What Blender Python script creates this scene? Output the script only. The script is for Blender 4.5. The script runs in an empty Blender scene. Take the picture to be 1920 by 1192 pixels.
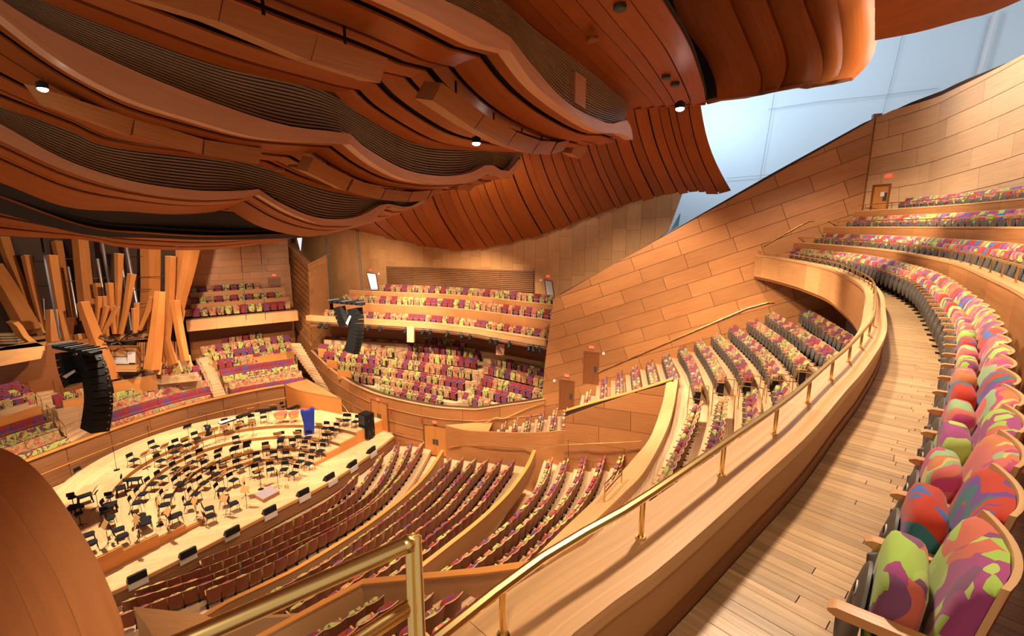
import bpy, math, random
from mathutils import Vector, Matrix
# ------------------------------------------------------------------ camera, world, lights, exposure
EYE = 16.2                                   # eye height above the floor of the hall
FPX = 882.0                                  # focal length for a 1920 px wide frame
PIT = math.radians(11.0)
CP, SP = math.cos(PIT), math.sin(PIT)
scn = bpy.context.scene
C = scn.collection
scn.cycles.max_bounces = 6; scn.cycles.diffuse_bounces = 3; scn.cycles.glossy_bounces = 2; scn.cycles.transmission_bounces = 2
cam = bpy.data.cameras.new('camera'); cam_o = bpy.data.objects.new('camera', cam); C.objects.link(cam_o)
cam.sensor_width = 36.0; cam.lens = FPX / 1920 * 36.0; cam.clip_start = 0.05; cam.clip_end = 300
cam_o.location = (0, 0, EYE); cam_o.rotation_euler = (math.pi / 2 - PIT, 0, 0)
scn.camera = cam_o
scn.view_settings.view_transform = 'Standard'; scn.view_settings.look = 'None'
scn.view_settings.gamma = 1.0; scn.view_settings.use_curve_mapping = False
scn.view_settings.exposure = 0.08
wd = bpy.data.worlds.new('hall_ambience'); scn.world = wd; wd.use_nodes = True
wd.node_tree.nodes['Background'].inputs[0].default_value = (1.0, 0.80, 0.62, 1)
wd.node_tree.nodes['Background'].inputs[1].default_value = 0.5

def area(loc, tgt, size, power, col, spread=180, sy=None):
    l = bpy.data.lights.new('area_light', 'AREA'); l.energy = power; l.color = col; l.size = size; l.spread = math.radians(spread)
    if sy: l.shape = 'RECTANGLE'; l.size_y = sy
    o = bpy.data.objects.new('area_light', l); C.objects.link(o)
    o.location = (loc[0], loc[1], loc[2] + EYE)
    d = Vector(tgt) - Vector(loc); o.rotation_euler = d.to_track_quat('-Z', 'Y').to_euler()
    return o
def spot(loc, tgt, power, col, ang=80, blend=.6, r=.25):
    l = bpy.data.lights.new('house_spot', 'SPOT'); l.energy = power; l.color = col; l.spot_size = math.radians(ang); l.spot_blend = blend; l.shadow_soft_size = r
    o = bpy.data.objects.new('house_spot', l); C.objects.link(o)
    o.location = (loc[0], loc[1], loc[2] + EYE)
    d = Vector(tgt) - Vector(loc); o.rotation_euler = d.to_track_quat('-Z', 'Y').to_euler()
    return o
WARM = (1.0, 0.80, 0.58); COOL = (0.62, 0.82, 1.0)
# house lights let into the gaps of the ceiling, pointing down
for (x, y, z, tx, ty, tz, pw, an) in [
    (-15, 24, .2, -17, 26, -15, 22000, 75), (-12, 20, 1.0, -12, 22, -15, 10000, 80), (-14, 31, -.2, -15, 31, -15, 22000, 75),
    (-20, 24, -.7, -20, 24, -15, 18000, 85), (-18, 33, -.8, -20, 37, -12, 11000, 85),
    (-7, 19, 2.0, -7, 22, -15, 10500, 80), (-4, 24, 1.6, -3, 25, -14, 10500, 85), (1, 21, 2.6, 2, 21, -13, 9500, 85),
    (-9, 29, .4, -9, 35, -11, 10500, 90), (-4, 31, .8, -4, 37, -9, 8500, 90), (-10.5, 31, -.3, -14, 40, -9, 9000, 90),
    (5, 19, 3.6, 9, 21, -7, 9000, 85), (4, 22, 3.2, 8, 28, -6, 6800, 85),
    (7, 12.5, 4.3, 8, 10, -2, 4300, 100), (10, 18, 4.2, 13, 20, -1, 3300, 95), (3.4, 6.0, 4.2, 3.6, 5.0, -2, 2600, 115),
    (-2, 9, 3.4, -3, 12, -10, 5200, 85), (-.6, -2.2, 3.6, -.3, 2.2, -2, 480, 110), (-20.5, 28, -1.6, -30, 36, -7, 7500, 85), (-22, 22, -.9, -29, 27, -11, 4500, 80)]:  # last two spots added to brighten the organ and the left benches
    spot((x, y, z), (tx, ty, tz), pw, WARM, an)
# daylight of the skylights over the corners of the hall
area((15.0, 27.5, 11.0), (18, 32, 8.5), 5.0, 420, COOL)
area((21.0, 16.0, 12.0), (26, 20, 8.0), 6.0, 500, COOL)
area((12.0, 32.0, 8.2), (14.6, 36.4, 4.5), 2.4, 420, COOL)
spot((-2.3, 28.2, 2.3), (-.9, 32.1, 2.75), 900, WARM, 95, .9, .15)
spot((9.5, 14.0, 8.6), (15.8, 14.5, 2.4), 3600, (1.0, .95, .88), 100, .8, .8)  # this spot and the next added to brighten the rear balcony wall
spot((10.5, 17.5, 8.8), (17.0, 20.5, 2.6), 3600, (1.0, .95, .88), 100, .8, .8)
# ------------------------------------------------------------------ geometry helpers (coordinates: x, y as seen from the eye, z measured from eye height)
random.seed(7)
def ray(u, v):
    a = (u - 960) / FPX; b = (v - 596) / FPX
    return (a, CP - b * SP, -SP - b * CP)
def pz(u, v, z):
    d = ray(u, v); t = z / d[2]; return (d[0] * t, d[1] * t, z)
def pt(u, v, t):
    d = ray(u, v); return (d[0] * t, d[1] * t, d[2] * t)
AX = (.87, -.49); PX = (.49, .87); POD = (-14.4, 25.1)
def cs(u, v, s):                             # point on the upright plane s metres from the podium along the hall
    d = ray(u, v); t = (s - 24.83) / (.87 * d[0] - .49 * d[1]); return (d[0] * t, d[1] * t, d[2] * t)
def hall(s, p): return (POD[0] + AX[0] * s + PX[0] * p, POD[1] + AX[1] * s + PX[1] * p)
def spline(pts, step=None, n=None, sub=16):
    if len(pts) == 2: out = [tuple(a + (b - a) * k / 32 for a, b in zip(*pts)) for k in range(33)]
    else:
        P = [pts[0]] + list(pts) + [pts[-1]]; out = []
        for i in range(1, len(P) - 2):
            p0, p1, p2, p3 = P[i - 1], P[i], P[i + 1], P[i + 2]
            for k in range(sub):
                t = k / sub
                out.append(tuple(.5 * (2 * b + (c - a) * t + (2 * a - 5 * b + 4 * c - d) * t * t + (3 * b - a - 3 * c + d) * t ** 3) for a, b, c, d in zip(p0, p1, p2, p3)))
        out.append(tuple(pts[-1]))
    cum = [0]
    for a, b in zip(out, out[1:]): cum.append(cum[-1] + math.dist(a, b))
    L = cum[-1]
    if step: n = max(2, int(L / step) + 1)
    res = []; j = 0
    for k in range(n):
        d = L * k / (n - 1) if not step else min(k * step, L)
        while j < len(cum) - 2 and cum[j + 1] < d: j += 1
        f = (d - cum[j]) / max(1e-9, cum[j + 1] - cum[j])
        res.append(tuple(x + (y - x) * f for x, y in zip(out[j], out[j + 1])))
    return res
def offset(pl, d):
    r = []
    for i, p in enumerate(pl):
        a = pl[max(0, i - 1)]; b = pl[min(len(pl) - 1, i + 1)]
        tx, ty = b[0] - a[0], b[1] - a[1]; L = math.hypot(tx, ty) or 1
        r.append((p[0] + d * ty / L, p[1] - d * tx / L) + tuple(p[2:]))
    return r
def extend(pl, a, b):
    def e(p, q, d):
        L = math.dist(p[:2], q[:2]); return tuple([p[0] + (p[0] - q[0]) * d / L, p[1] + (p[1] - q[1]) * d / L] + list(p[2:]))
    r = list(pl)
    if a: r = [e(r[0], r[1], a)] + r
    if b: r = r + [e(r[-1], r[-2], b)]
    return r
def hit(u, v, pl):
    d = ray(u, v)
    for a, b in zip(pl, pl[1:]):
        ca = a[0] * d[1] - a[1] * d[0]; cb = b[0] * d[1] - b[1] * d[0]
        if ca * cb <= 0 and ca != cb:
            f = ca / (ca - cb); y = a[1] + f * (b[1] - a[1]); t = y / d[1]
            if t > 0: return (d[0] * t, d[1] * t, d[2] * t)
    return None
def sub(a, b): return (a[0] - b[0], a[1] - b[1], a[2] - b[2])
def add(a, b): return (a[0] + b[0], a[1] + b[1], a[2] + b[2])
def mul(a, k): return (a[0] * k, a[1] * k, a[2] * k)
def cross(a, b): return (a[1] * b[2] - a[2] * b[1], a[2] * b[0] - a[0] * b[2], a[0] * b[1] - a[1] * b[0])
def dot(a, b): return a[0] * b[0] + a[1] * b[1] + a[2] * b[2]
def norm(a):
    L = math.sqrt(dot(a, a)) or 1; return (a[0] / L, a[1] / L, a[2] / L)
def lerp(a, b, f): return tuple(x + (y - x) * f for x, y in zip(a, b))

class MB:
    def __init__(s): s.v = []; s.f = []; s.uv = []; s.mi = []
    def face(s, pts, m=0):
        i = len(s.v); s.v += [tuple(p) for p in pts]; s._f(tuple(range(i, i + len(pts))), m)
    def _f(s, idx, m=0, uv=None):
        if uv is None:
            P = [s.v[i] for i in idx]; n = len(P)
            k = max(range(n), key=lambda j: math.dist(P[j], P[(j + 1) % n]))
            ua = norm(sub(P[(k + 1) % n], P[k])); nn = (0, 0, 0)
            for j in range(1, n - 1): nn = add(nn, cross(sub(P[j], P[0]), sub(P[j + 1], P[0])))
            va = norm(cross(norm(nn), ua)); uv = [(dot(p, ua), dot(p, va)) for p in P]
        s.f.append(tuple(idx)); s.uv.append(uv); s.mi.append(m)
    def solid(s, bot, top, m=0):             # two matching polygons joined into a closed solid
        n = len(bot); i = len(s.v); s.v += [tuple(p) for p in bot] + [tuple(p) for p in top]
        s._f(tuple(reversed(range(i, i + n))), m); s._f(tuple(range(i + n, i + 2 * n)), m)
        for k in range(n):
            l = (k + 1) % n; s._f((i + k, i + l, i + n + l, i + n + k), m)
    def prism(s, poly, z0, z1, m=0):
        ar = sum(poly[i][0] * poly[(i + 1) % len(poly)][1] - poly[(i + 1) % len(poly)][0] * poly[i][1] for i in range(len(poly)))
        if ar < 0: poly = list(reversed(poly))
        s.solid([(p[0], p[1], z0) for p in poly], [(p[0], p[1], z1) for p in poly], m)
    def box(s, c, d, rz=0, m=0, ax=None):    # centre, full sizes; rz turn about z, or three axes
        if ax is None:
            ca, sa = math.cos(rz), math.sin(rz); ax = ((ca, sa, 0), (-sa, ca, 0), (0, 0, 1))
        h = [x / 2 for x in d]
        def q(a, b, e): return tuple(c[k] + ax[0][k] * a * h[0] + ax[1][k] * b * h[1] + ax[2][k] * e * h[2] for k in range(3))
        s.solid([q(-1, -1, -1), q(1, -1, -1), q(1, 1, -1), q(-1, 1, -1)], [q(-1, -1, 1), q(1, -1, 1), q(1, 1, 1), q(-1, 1, 1)], m)
    def loft(s, secs, closed=True, caps=True, m=0):
        k = len(secs[0]); i = len(s.v); u = 0
        vv = [0]
        for j in range(k): vv.append(vv[-1] + math.dist(secs[0][j], secs[0][(j + 1) % k]))
        for sec in secs: s.v += [tuple(p) for p in sec]
        for a in range(len(secs) - 1):
            du = max(1e-6, math.dist(secs[a][0], secs[a + 1][0]))
            for j in range(k if closed else k - 1):
                l = (j + 1) % k; b = i + a * k
                s._f((b + j, b + l, b + k + l, b + k + j), m, [(u, vv[j]), (u, vv[j + 1]), (u + du, vv[j + 1]), (u + du, vv[j])])
            u += du
        if caps and closed:
            s._f(tuple(range(i, i + k)), m); s._f(tuple(reversed(range(i + (len(secs) - 1) * k, i + len(secs) * k))), m)
    def wall(s, pl, z0, z1, th, m=0):        # upright strip over a plan line; th to the side of offset(); z0, z1 numbers or lists
        o = offset(pl, th); n = len(pl); g = lambda z, i: z[i] if isinstance(z, (list, tuple)) else z
        s.loft([[(pl[i][0], pl[i][1], g(z0, i)), (pl[i][0], pl[i][1], g(z1, i)), (o[i][0], o[i][1], g(z1, i)), (o[i][0], o[i][1], g(z0, i))] for i in range(n)], m=m)
    def slab(s, pa, pb, z0, z1, m=0):        # level strip between two plan lines
        s.loft([[(a[0], a[1], z0), (a[0], a[1], z1), (b[0], b[1], z1), (b[0], b[1], z0)] for a, b in zip(pa, pb)], m=m)
    def tube(s, pts, r, n=8, m=0, r1=None, caps=True, up=(0, 0, 1)):
        secs = []; N = len(pts)
        for i, p in enumerate(pts):
            a = pts[max(0, i - 1)]; b = pts[min(N - 1, i + 1)]; d = norm(sub(b, a))
            x = cross(d, up)
            if dot(x, x) < 1e-6: x = cross(d, (1, 0, 0))
            x = norm(x); y = cross(d, x); rr = r if r1 is None else r + (r1 - r) * i / (N - 1)
            secs.append([add(p, add(mul(x, rr * math.cos(2 * math.pi * k / n)), mul(y, rr * math.sin(2 * math.pi * k / n)))) for k in range(n)])
        s.loft(secs, caps=caps, m=m)
    def bar(s, a, b, w, h, m=0, up=(0, 0, 1)):
        d = norm(sub(b, a)); x = cross(d, up)
        if dot(x, x) < 1e-6: x = (1, 0, 0)
        x = norm(x); y = norm(cross(x, d)); c = lerp(a, b, .5); s.box(c, (math.dist(a, b), w, h), ax=(d, x, y), m=m)
    def ribbon(s, A, B, th, m=0, nrm=None):  # sheet between two 3-D lines, with thickness
        secs = []; N = len(A)
        for i in range(N):
            t = sub(A[min(N - 1, i + 1)], A[max(0, i - 1)]); n = norm(cross(t, sub(B[i], A[i])))
            if nrm and dot(n, nrm) < 0: n = mul(n, -1)
            o = mul(n, th); secs.append([A[i], B[i], add(B[i], o), add(A[i], o)])
        s.loft(secs, m=m)
    def lathe(s, prof, c=(0, 0, 0), n=12, m=0):
        s.loft([[(c[0] + r * math.cos(2 * math.pi * k / n), c[1] + r * math.sin(2 * math.pi * k / n), c[2] + z) for k in range(n)] for r, z in prof], m=m)
    def ell(s, c, r, n=10, k=6, m=0, ax=((1, 0, 0), (0, 1, 0), (0, 0, 1)), p=1.0):
        def e(x): return math.copysign(abs(x) ** p, x)
        secs = []
        for j in range(k + 1):
            th = -math.pi / 2 + math.pi * j / k; cz = e(math.sin(th)) * r[2]; cr = max(.02, e(math.cos(th)))
            secs.append([tuple(c[q] + ax[0][q] * r[0] * cr * e(math.cos(2 * math.pi * i / n)) + ax[1][q] * r[1] * cr * e(math.sin(2 * math.pi * i / n)) + ax[2][q] * cz for q in range(3)) for i in range(n)])
        s.loft(secs, m=m)
    def mesh(s, name, mats, dz=EYE, ang=38):
        me = bpy.data.meshes.new(name)
        me.from_pydata([(x, y, z + dz) for x, y, z in s.v], [], s.f)
        ul = me.uv_layers.new(name='uv'); flat = []
        for q in s.uv:
            for a in q: flat += [a[0], a[1]]
        ul.data.foreach_set('uv', flat)
        for mt in (mats if isinstance(mats, (list, tuple)) else [mats]): me.materials.append(mt)
        if any(s.mi): me.polygons.foreach_set('material_index', s.mi)
        me.polygons.foreach_set('use_smooth', [True] * len(s.f)); me.set_sharp_from_angle(angle=math.radians(ang))
        me.update(); return me
    def build(s, name, mats, parent=None, dz=EYE, ang=38, **kw):
        return link(name, s.mesh(name, mats, dz, ang), parent, **kw)
WP = set()
def link(name, data, parent=None, label=None, cat=None, group=None, kind=None):
    o = bpy.data.objects.new(name, data); C.objects.link(o)
    if parent:
        o.parent = parent
        if parent.name in WP: o.matrix_parent_inverse = Matrix.Translation(parent.location).inverted()
    return tag(o, label, cat, group, kind)
def tag(o, label=None, cat=None, group=None, kind=None):
    if label: o['label'] = label
    if cat: o['category'] = cat
    if group: o['group'] = group
    if kind: o['kind'] = kind
    return o
def empty(name, loc=(0, 0, 0), rz=0, dz=EYE, **kw):
    o = link(name, None, None, **kw); o.location = (loc[0], loc[1], loc[2] + dz); o.rotation_euler = (0, 0, rz); o.empty_display_size = .1; return o
def wempty(name, loc, **kw):                 # an empty at a thing's base whose parts are given in hall coordinates
    o = empty(name, loc, 0, **kw); WP.add(o.name); return o
def struct(name, mb, mat, label=None, cat=None, **kw): return mb.build(name, mat, kind='structure', label=label, cat=cat, **kw)
def copy_tree(o, parent=None):
    c = o.copy(); C.objects.link(c); c.parent = parent
    for ch in list(o.children): copy_tree(ch, c)
    return c
ONES = 'zero one two three four five six seven eight nine ten eleven twelve thirteen fourteen fifteen sixteen seventeen eighteen nineteen'.split()
TENS = '. . twenty thirty forty fifty sixty seventy eighty ninety'.split()
def word(n): return ONES[n] if n < 20 else TENS[n // 10] + ('-' + ONES[n % 10] if n % 10 else '')
def nth(n):
    w = word(n); h, t = w.rsplit('-', 1) if '-' in w else ('', w)
    t = {'one': 'first', 'two': 'second', 'three': 'third', 'five': 'fifth', 'eight': 'eighth', 'nine': 'ninth', 'twelve': 'twelfth'}.get(t, t[:-1] + 'ieth' if t.endswith('y') else t + 'th')
    return (h + '-' if h else '') + t

# ------------------------------------------------------------------ materials
def newmat(name):
    m = bpy.data.materials.new(name); m.use_nodes = True; nt = m.node_tree; b = nt.nodes['Principled BSDF']; return m, nt, b
def N(nt, t, **kw):
    n = nt.nodes.new(t)
    for k, v in kw.items(): setattr(n, k, v)
    return n
def plain(name, col, rough=.5, metal=0, spec=.5, emit=None, es=0):
    m, nt, b = newmat(name); b.inputs['Base Color'].default_value = (*col, 1); b.inputs['Roughness'].default_value = rough
    b.inputs['Metallic'].default_value = metal; b.inputs['Specular IOR Level'].default_value = spec
    if emit: b.inputs['Emission Color'].default_value = (*emit, 1); b.inputs['Emission Strength'].default_value = es
    return m
def ramp(nt, stops, const=False):
    r = N(nt, 'ShaderNodeValToRGB'); e = r.color_ramp.elements
    if const: r.color_ramp.interpolation = 'CONSTANT'
    e[0].position = stops[0][0]; e[0].color = (*stops[0][1], 1); e[1].position = stops[-1][0]; e[1].color = (*stops[-1][1], 1)
    for p, c in stops[1:-1]:
        x = e.new(p); x.color = (*c, 1)
    return r
def wood(name, dark, light, along=.7, across=22.0, rough=.42, var=.10, bump=.03, blot=.35, coat=0.0, plank=None, spec=.4):
    m, nt, b = newmat(name); L = nt.links.new
    uv = N(nt, 'ShaderNodeUVMap'); oi = N(nt, 'ShaderNodeObjectInfo')
    off = N(nt, 'ShaderNodeVectorMath', operation='SCALE'); cmb = N(nt, 'ShaderNodeCombineXYZ')
    L(oi.outputs['Random'], cmb.inputs[0]); L(oi.outputs['Random'], cmb.inputs[1]); L(cmb.outputs[0], off.inputs[0]); off.inputs['Scale'].default_value = 37.0
    ad = N(nt, 'ShaderNodeVectorMath', operation='ADD'); L(uv.outputs[0], ad.inputs[0]); L(off.outputs[0], ad.inputs[1])
    mp = N(nt, 'ShaderNodeMapping'); mp.inputs['Scale'].default_value = (along, across, 1); L(ad.outputs[0], mp.inputs[0])
    n1 = N(nt, 'ShaderNodeTexNoise'); n1.inputs['Scale'].default_value = 1.0; n1.inputs['Detail'].default_value = 5; n1.inputs['Distortion'].default_value = .4; L(mp.outputs[0], n1.inputs['Vector'])
    n2 = N(nt, 'ShaderNodeTexNoise'); n2.inputs['Scale'].default_value = .45; n2.inputs['Detail'].default_value = 2; L(ad.outputs[0], n2.inputs['Vector'])
    mx = N(nt, 'ShaderNodeMix'); mx.inputs[0].default_value = blot; L(n1.outputs[0], mx.inputs[2]); L(n2.outputs[0], mx.inputs[3])
    rp = ramp(nt, [(.28, dark), (.72, light)]); L(mx.outputs[0], rp.inputs[0])
    hs = N(nt, 'ShaderNodeHueSaturation'); L(rp.outputs[0], hs.inputs['Color'])
    mr = N(nt, 'ShaderNodeMapRange'); mr.inputs[3].default_value = 1 - var; mr.inputs[4].default_value = 1 + var; L(oi.outputs['Random'], mr.inputs[0]); L(mr.outputs[0], hs.inputs['Value'])
    col = hs.outputs[0]
    if plank:                                # plank = (length, width): joints drawn by a brick pattern
        br = N(nt, 'ShaderNodeTexBrick'); br.offset = .37; br.inputs['Scale'].default_value = 1; br.inputs['Brick Width'].default_value = plank[0]; br.inputs['Row Height'].default_value = plank[1]
        br.inputs['Mortar Size'].default_value = plank[2] if len(plank) > 2 else .004; br.inputs['Color1'].default_value = (.82, .82, .82, 1); br.inputs['Color2'].default_value = (1.08, 1.08, 1.08, 1); br.inputs['Mortar'].default_value = (.45, .4, .35, 1)
        L(uv.outputs[0], br.inputs['Vector'])
        mm = N(nt, 'ShaderNodeMix', data_type='RGBA', blend_type='MULTIPLY'); mm.inputs[0].default_value = 1; L(col, mm.inputs[6]); L(br.outputs['Color'], mm.inputs[7]); col = mm.outputs[2]
    L(col, b.inputs['Base Color']); b.inputs['Roughness'].default_value = rough; b.inputs['Specular IOR Level'].default_value = spec
    b.inputs['Coat Weight'].default_value = coat; b.inputs['Coat Roughness'].default_value = .25
    if bump:
        bp = N(nt, 'ShaderNodeBump'); bp.inputs['Strength'].default_value = bump * 4; bp.inputs['Distance'].default_value = .01; L(n1.outputs[0], bp.inputs['Height']); L(bp.outputs[0], b.inputs['Normal'])
    return m
M = {}
M['fir'] = wood('fir_panel', (.345, .128, .040), (.515, .222, .076), var=.13)              # the walls
M['fir_light'] = wood('fir_light', (.48, .225, .085), (.68, .35, .14), var=.10)
M['fir_pale'] = wood('fir_pale', (.55, .31, .15), (.76, .47, .25), var=.08)
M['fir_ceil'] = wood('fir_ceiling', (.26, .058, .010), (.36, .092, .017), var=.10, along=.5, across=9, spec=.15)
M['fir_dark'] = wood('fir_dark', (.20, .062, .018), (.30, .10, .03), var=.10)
M['fir_rim'] = wood('fir_rim', (.56, .27, .15), (.70, .36, .21), var=.05, along=.5, across=9)
M['fir_trim'] = wood('fir_trim', (.52, .19, .045), (.66, .28, .07), var=.05)
M['back'] = plain('panel_backing', (.05, .018, .007), .8)
M['gap'] = plain('shadow_gap', (.012, .006, .004), .9)  # near-black colour that paints in the shade of gaps and openings
M['cap'] = wood('cap_wood', (.48, .24, .09), (.74, .43, .19), along=.5, across=30, var=.06, coat=.05, rough=.42)
M['oak'] = wood('oak_floor', (.34, .19, .082), (.58, .37, .18), along=1.2, across=30, var=.22, blot=.2, coat=.15, rough=.35)
M['oak_far'] = wood('oak_floor_far', (.36, .205, .09), (.56, .36, .175), along=1.2, across=30, plank=(1.1, .075), var=.05, coat=.15, rough=.35)
M['step'] = wood('step_floor', (.50, .29, .15), (.68, .43, .24), along=.8, across=16, plank=(1.6, .09), var=.06, rough=.4)
M['stage'] = wood('stage_maple', (.58, .33, .155), (.76, .47, .24), along=.8, across=10, plank=(1.8, .35, .006), var=.03, rough=.4)
M['grille'] = wood('grille_slats', (.30, .19, .10), (.44, .29, .16), across=14)
M['slat'] = wood('slat_wood', (.21, .085, .033), (.33, .145, .06), across=14)
M['fir_smooth'] = wood('fir_smooth', (.37, .135, .042), (.46, .18, .058), along=.4, across=5, var=.05)
M['brown'] = plain('painted_brown', (.48, .24, .092), .55)
M['plaster'] = plain('white_plaster', (.72, .80, .86), .8)
M['seam'] = plain('seam_grey', (.45, .48, .52), .8)
M['brass'] = plain('brass', (.90, .66, .27), .27, 1.0)
M['brass_dull'] = plain('brass_dull', (.62, .42, .17), .3, 1.0)
M['steel'] = plain('steel', (.6, .58, .55), .3, 1.0)
M['black'] = plain('black_paint', (.010, .010, .011), .5, spec=.2)
M['blackfab'] = plain('black_fabric', (.008, .008, .011), .85, spec=.2)
M['dark'] = plain('dark_grey', (.05, .05, .05), .6)
M['plate'] = plain('number_plate_silver', (.50, .45, .40), .45)
M['pan'] = plain('seat_pan_grey', (.105, .092, .078), .5)
M['ply'] = wood('plywood', (.50, .27, .11), (.74, .47, .22), along=1, across=60, rough=.35, var=.05)
M['ply_back'] = wood('seat_back_wood', (.155, .036, .012), (.25, .064, .021), along=.8, across=20, rough=.4, var=.08)
M['arm'] = wood('arm_wood', (.48, .21, .07), (.66, .33, .12), along=1, across=30, rough=.35, var=.05)
M['white'] = plain('white', (.8, .8, .8), .5)
M['grey'] = plain('grey_pad', (.62, .55, .52), .6)
M['red'] = plain('red_device', (.55, .02, .015), .5)
M['exit'] = plain('exit_sign', (.75, .10, .06), .5, emit=(1, .12, .05), es=.6)
M['exit_txt'] = plain('exit_text', (.9, .75, .65), .5)
M['glass_day'] = plain('daylight_window', (.8, .85, .9), .4, emit=(.80, .92, 1), es=.75)
M['teal'] = plain('teal_panel', (.10, .22, .25), .5)
M['timp'] = plain('timpani_skin', (.42, .09, .06), .5)
M['copper'] = plain('copper', (.75, .38, .18), .3, 1.0)
M['blue'] = plain('blue_cover', (.02, .05, .42), .55)
M['desk'] = wood('desk_wood', (.55, .27, .09), (.72, .40, .15), var=.08)
M['lamp'] = plain('lamp_lens', (1, 1, 1), .3, emit=(1, .93, .85), es=60)
M['pipe'] = wood('pipe_wood', (.36, .115, .028), (.54, .20, .05), along=.5, across=14, var=.10)
M['case'] = plain('organ_case', (.055, .022, .010), .7)
def fabric(name, pal, sc=5.0):
    m, nt, b = newmat(name); L = nt.links.new
    tc = N(nt, 'ShaderNodeTexCoord'); oi = N(nt, 'ShaderNodeObjectInfo'); cmb = N(nt, 'ShaderNodeCombineXYZ')
    L(oi.outputs['Random'], cmb.inputs[0]); L(oi.outputs['Random'], cmb.inputs[1]); L(oi.outputs['Random'], cmb.inputs[2])
    so = N(nt, 'ShaderNodeVectorMath', operation='SCALE'); so.inputs['Scale'].default_value = 91.0; L(cmb.outputs[0], so.inputs[0])
    ad = N(nt, 'ShaderNodeVectorMath', operation='ADD'); L(tc.outputs['Object'], ad.inputs[0]); L(so.outputs[0], ad.inputs[1])
    ns = N(nt, 'ShaderNodeTexNoise'); ns.inputs['Scale'].default_value = 2.6; ns.inputs['Detail'].default_value = 1; L(ad.outputs[0], ns.inputs['Vector'])
    s2 = N(nt, 'ShaderNodeVectorMath', operation='SCALE'); s2.inputs['Scale'].default_value = .75; L(ns.outputs['Color'], s2.inputs[0])
    a2 = N(nt, 'ShaderNodeVectorMath', operation='ADD'); L(ad.outputs[0], a2.inputs[0]); L(s2.outputs[0], a2.inputs[1])
    mp = N(nt, 'ShaderNodeMapping'); mp.inputs['Rotation'].default_value = (.5, .7, .9); mp.inputs['Scale'].default_value = (1.9, 1.0, .62); L(a2.outputs[0], mp.inputs[0])
    vo = N(nt, 'ShaderNodeTexVoronoi'); vo.inputs['Scale'].default_value = sc; vo.inputs['Randomness'].default_value = 1; L(mp.outputs[0], vo.inputs['Vector'])
    sp = N(nt, 'ShaderNodeSeparateColor'); L(vo.outputs['Color'], sp.inputs[0])
    rp = ramp(nt, pal, True); L(sp.outputs[0], rp.inputs[0]); L(rp.outputs[0], b.inputs['Base Color'])
    b.inputs['Roughness'].default_value = .9; b.inputs['Sheen Weight'].default_value = .15; b.inputs['Specular IOR Level'].default_value = .2
    return m
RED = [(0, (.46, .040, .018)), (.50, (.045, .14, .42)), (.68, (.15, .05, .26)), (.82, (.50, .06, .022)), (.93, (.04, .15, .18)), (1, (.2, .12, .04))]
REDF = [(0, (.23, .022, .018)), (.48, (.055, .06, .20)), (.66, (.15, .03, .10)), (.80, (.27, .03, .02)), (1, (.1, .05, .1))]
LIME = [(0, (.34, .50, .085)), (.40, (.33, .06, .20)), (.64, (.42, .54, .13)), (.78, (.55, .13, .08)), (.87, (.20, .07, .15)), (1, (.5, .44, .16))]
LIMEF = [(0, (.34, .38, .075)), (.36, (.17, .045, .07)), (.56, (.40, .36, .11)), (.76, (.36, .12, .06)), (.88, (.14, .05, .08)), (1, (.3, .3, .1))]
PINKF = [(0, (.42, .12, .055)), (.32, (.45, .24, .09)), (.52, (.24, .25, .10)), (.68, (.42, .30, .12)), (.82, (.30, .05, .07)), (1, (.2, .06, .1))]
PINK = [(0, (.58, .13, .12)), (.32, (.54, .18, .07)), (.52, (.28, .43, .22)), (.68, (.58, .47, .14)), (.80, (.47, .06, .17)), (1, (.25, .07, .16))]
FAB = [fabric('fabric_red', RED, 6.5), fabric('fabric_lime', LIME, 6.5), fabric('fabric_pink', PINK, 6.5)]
FABF = [fabric('fabric_far_red', REDF, 5.5), fabric('fabric_far_lime', LIMEF, 5.5), fabric('fabric_far_pink', PINKF, 5.5)]  # copies of the same fabrics, darkened in colour to dim the distant seats
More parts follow.
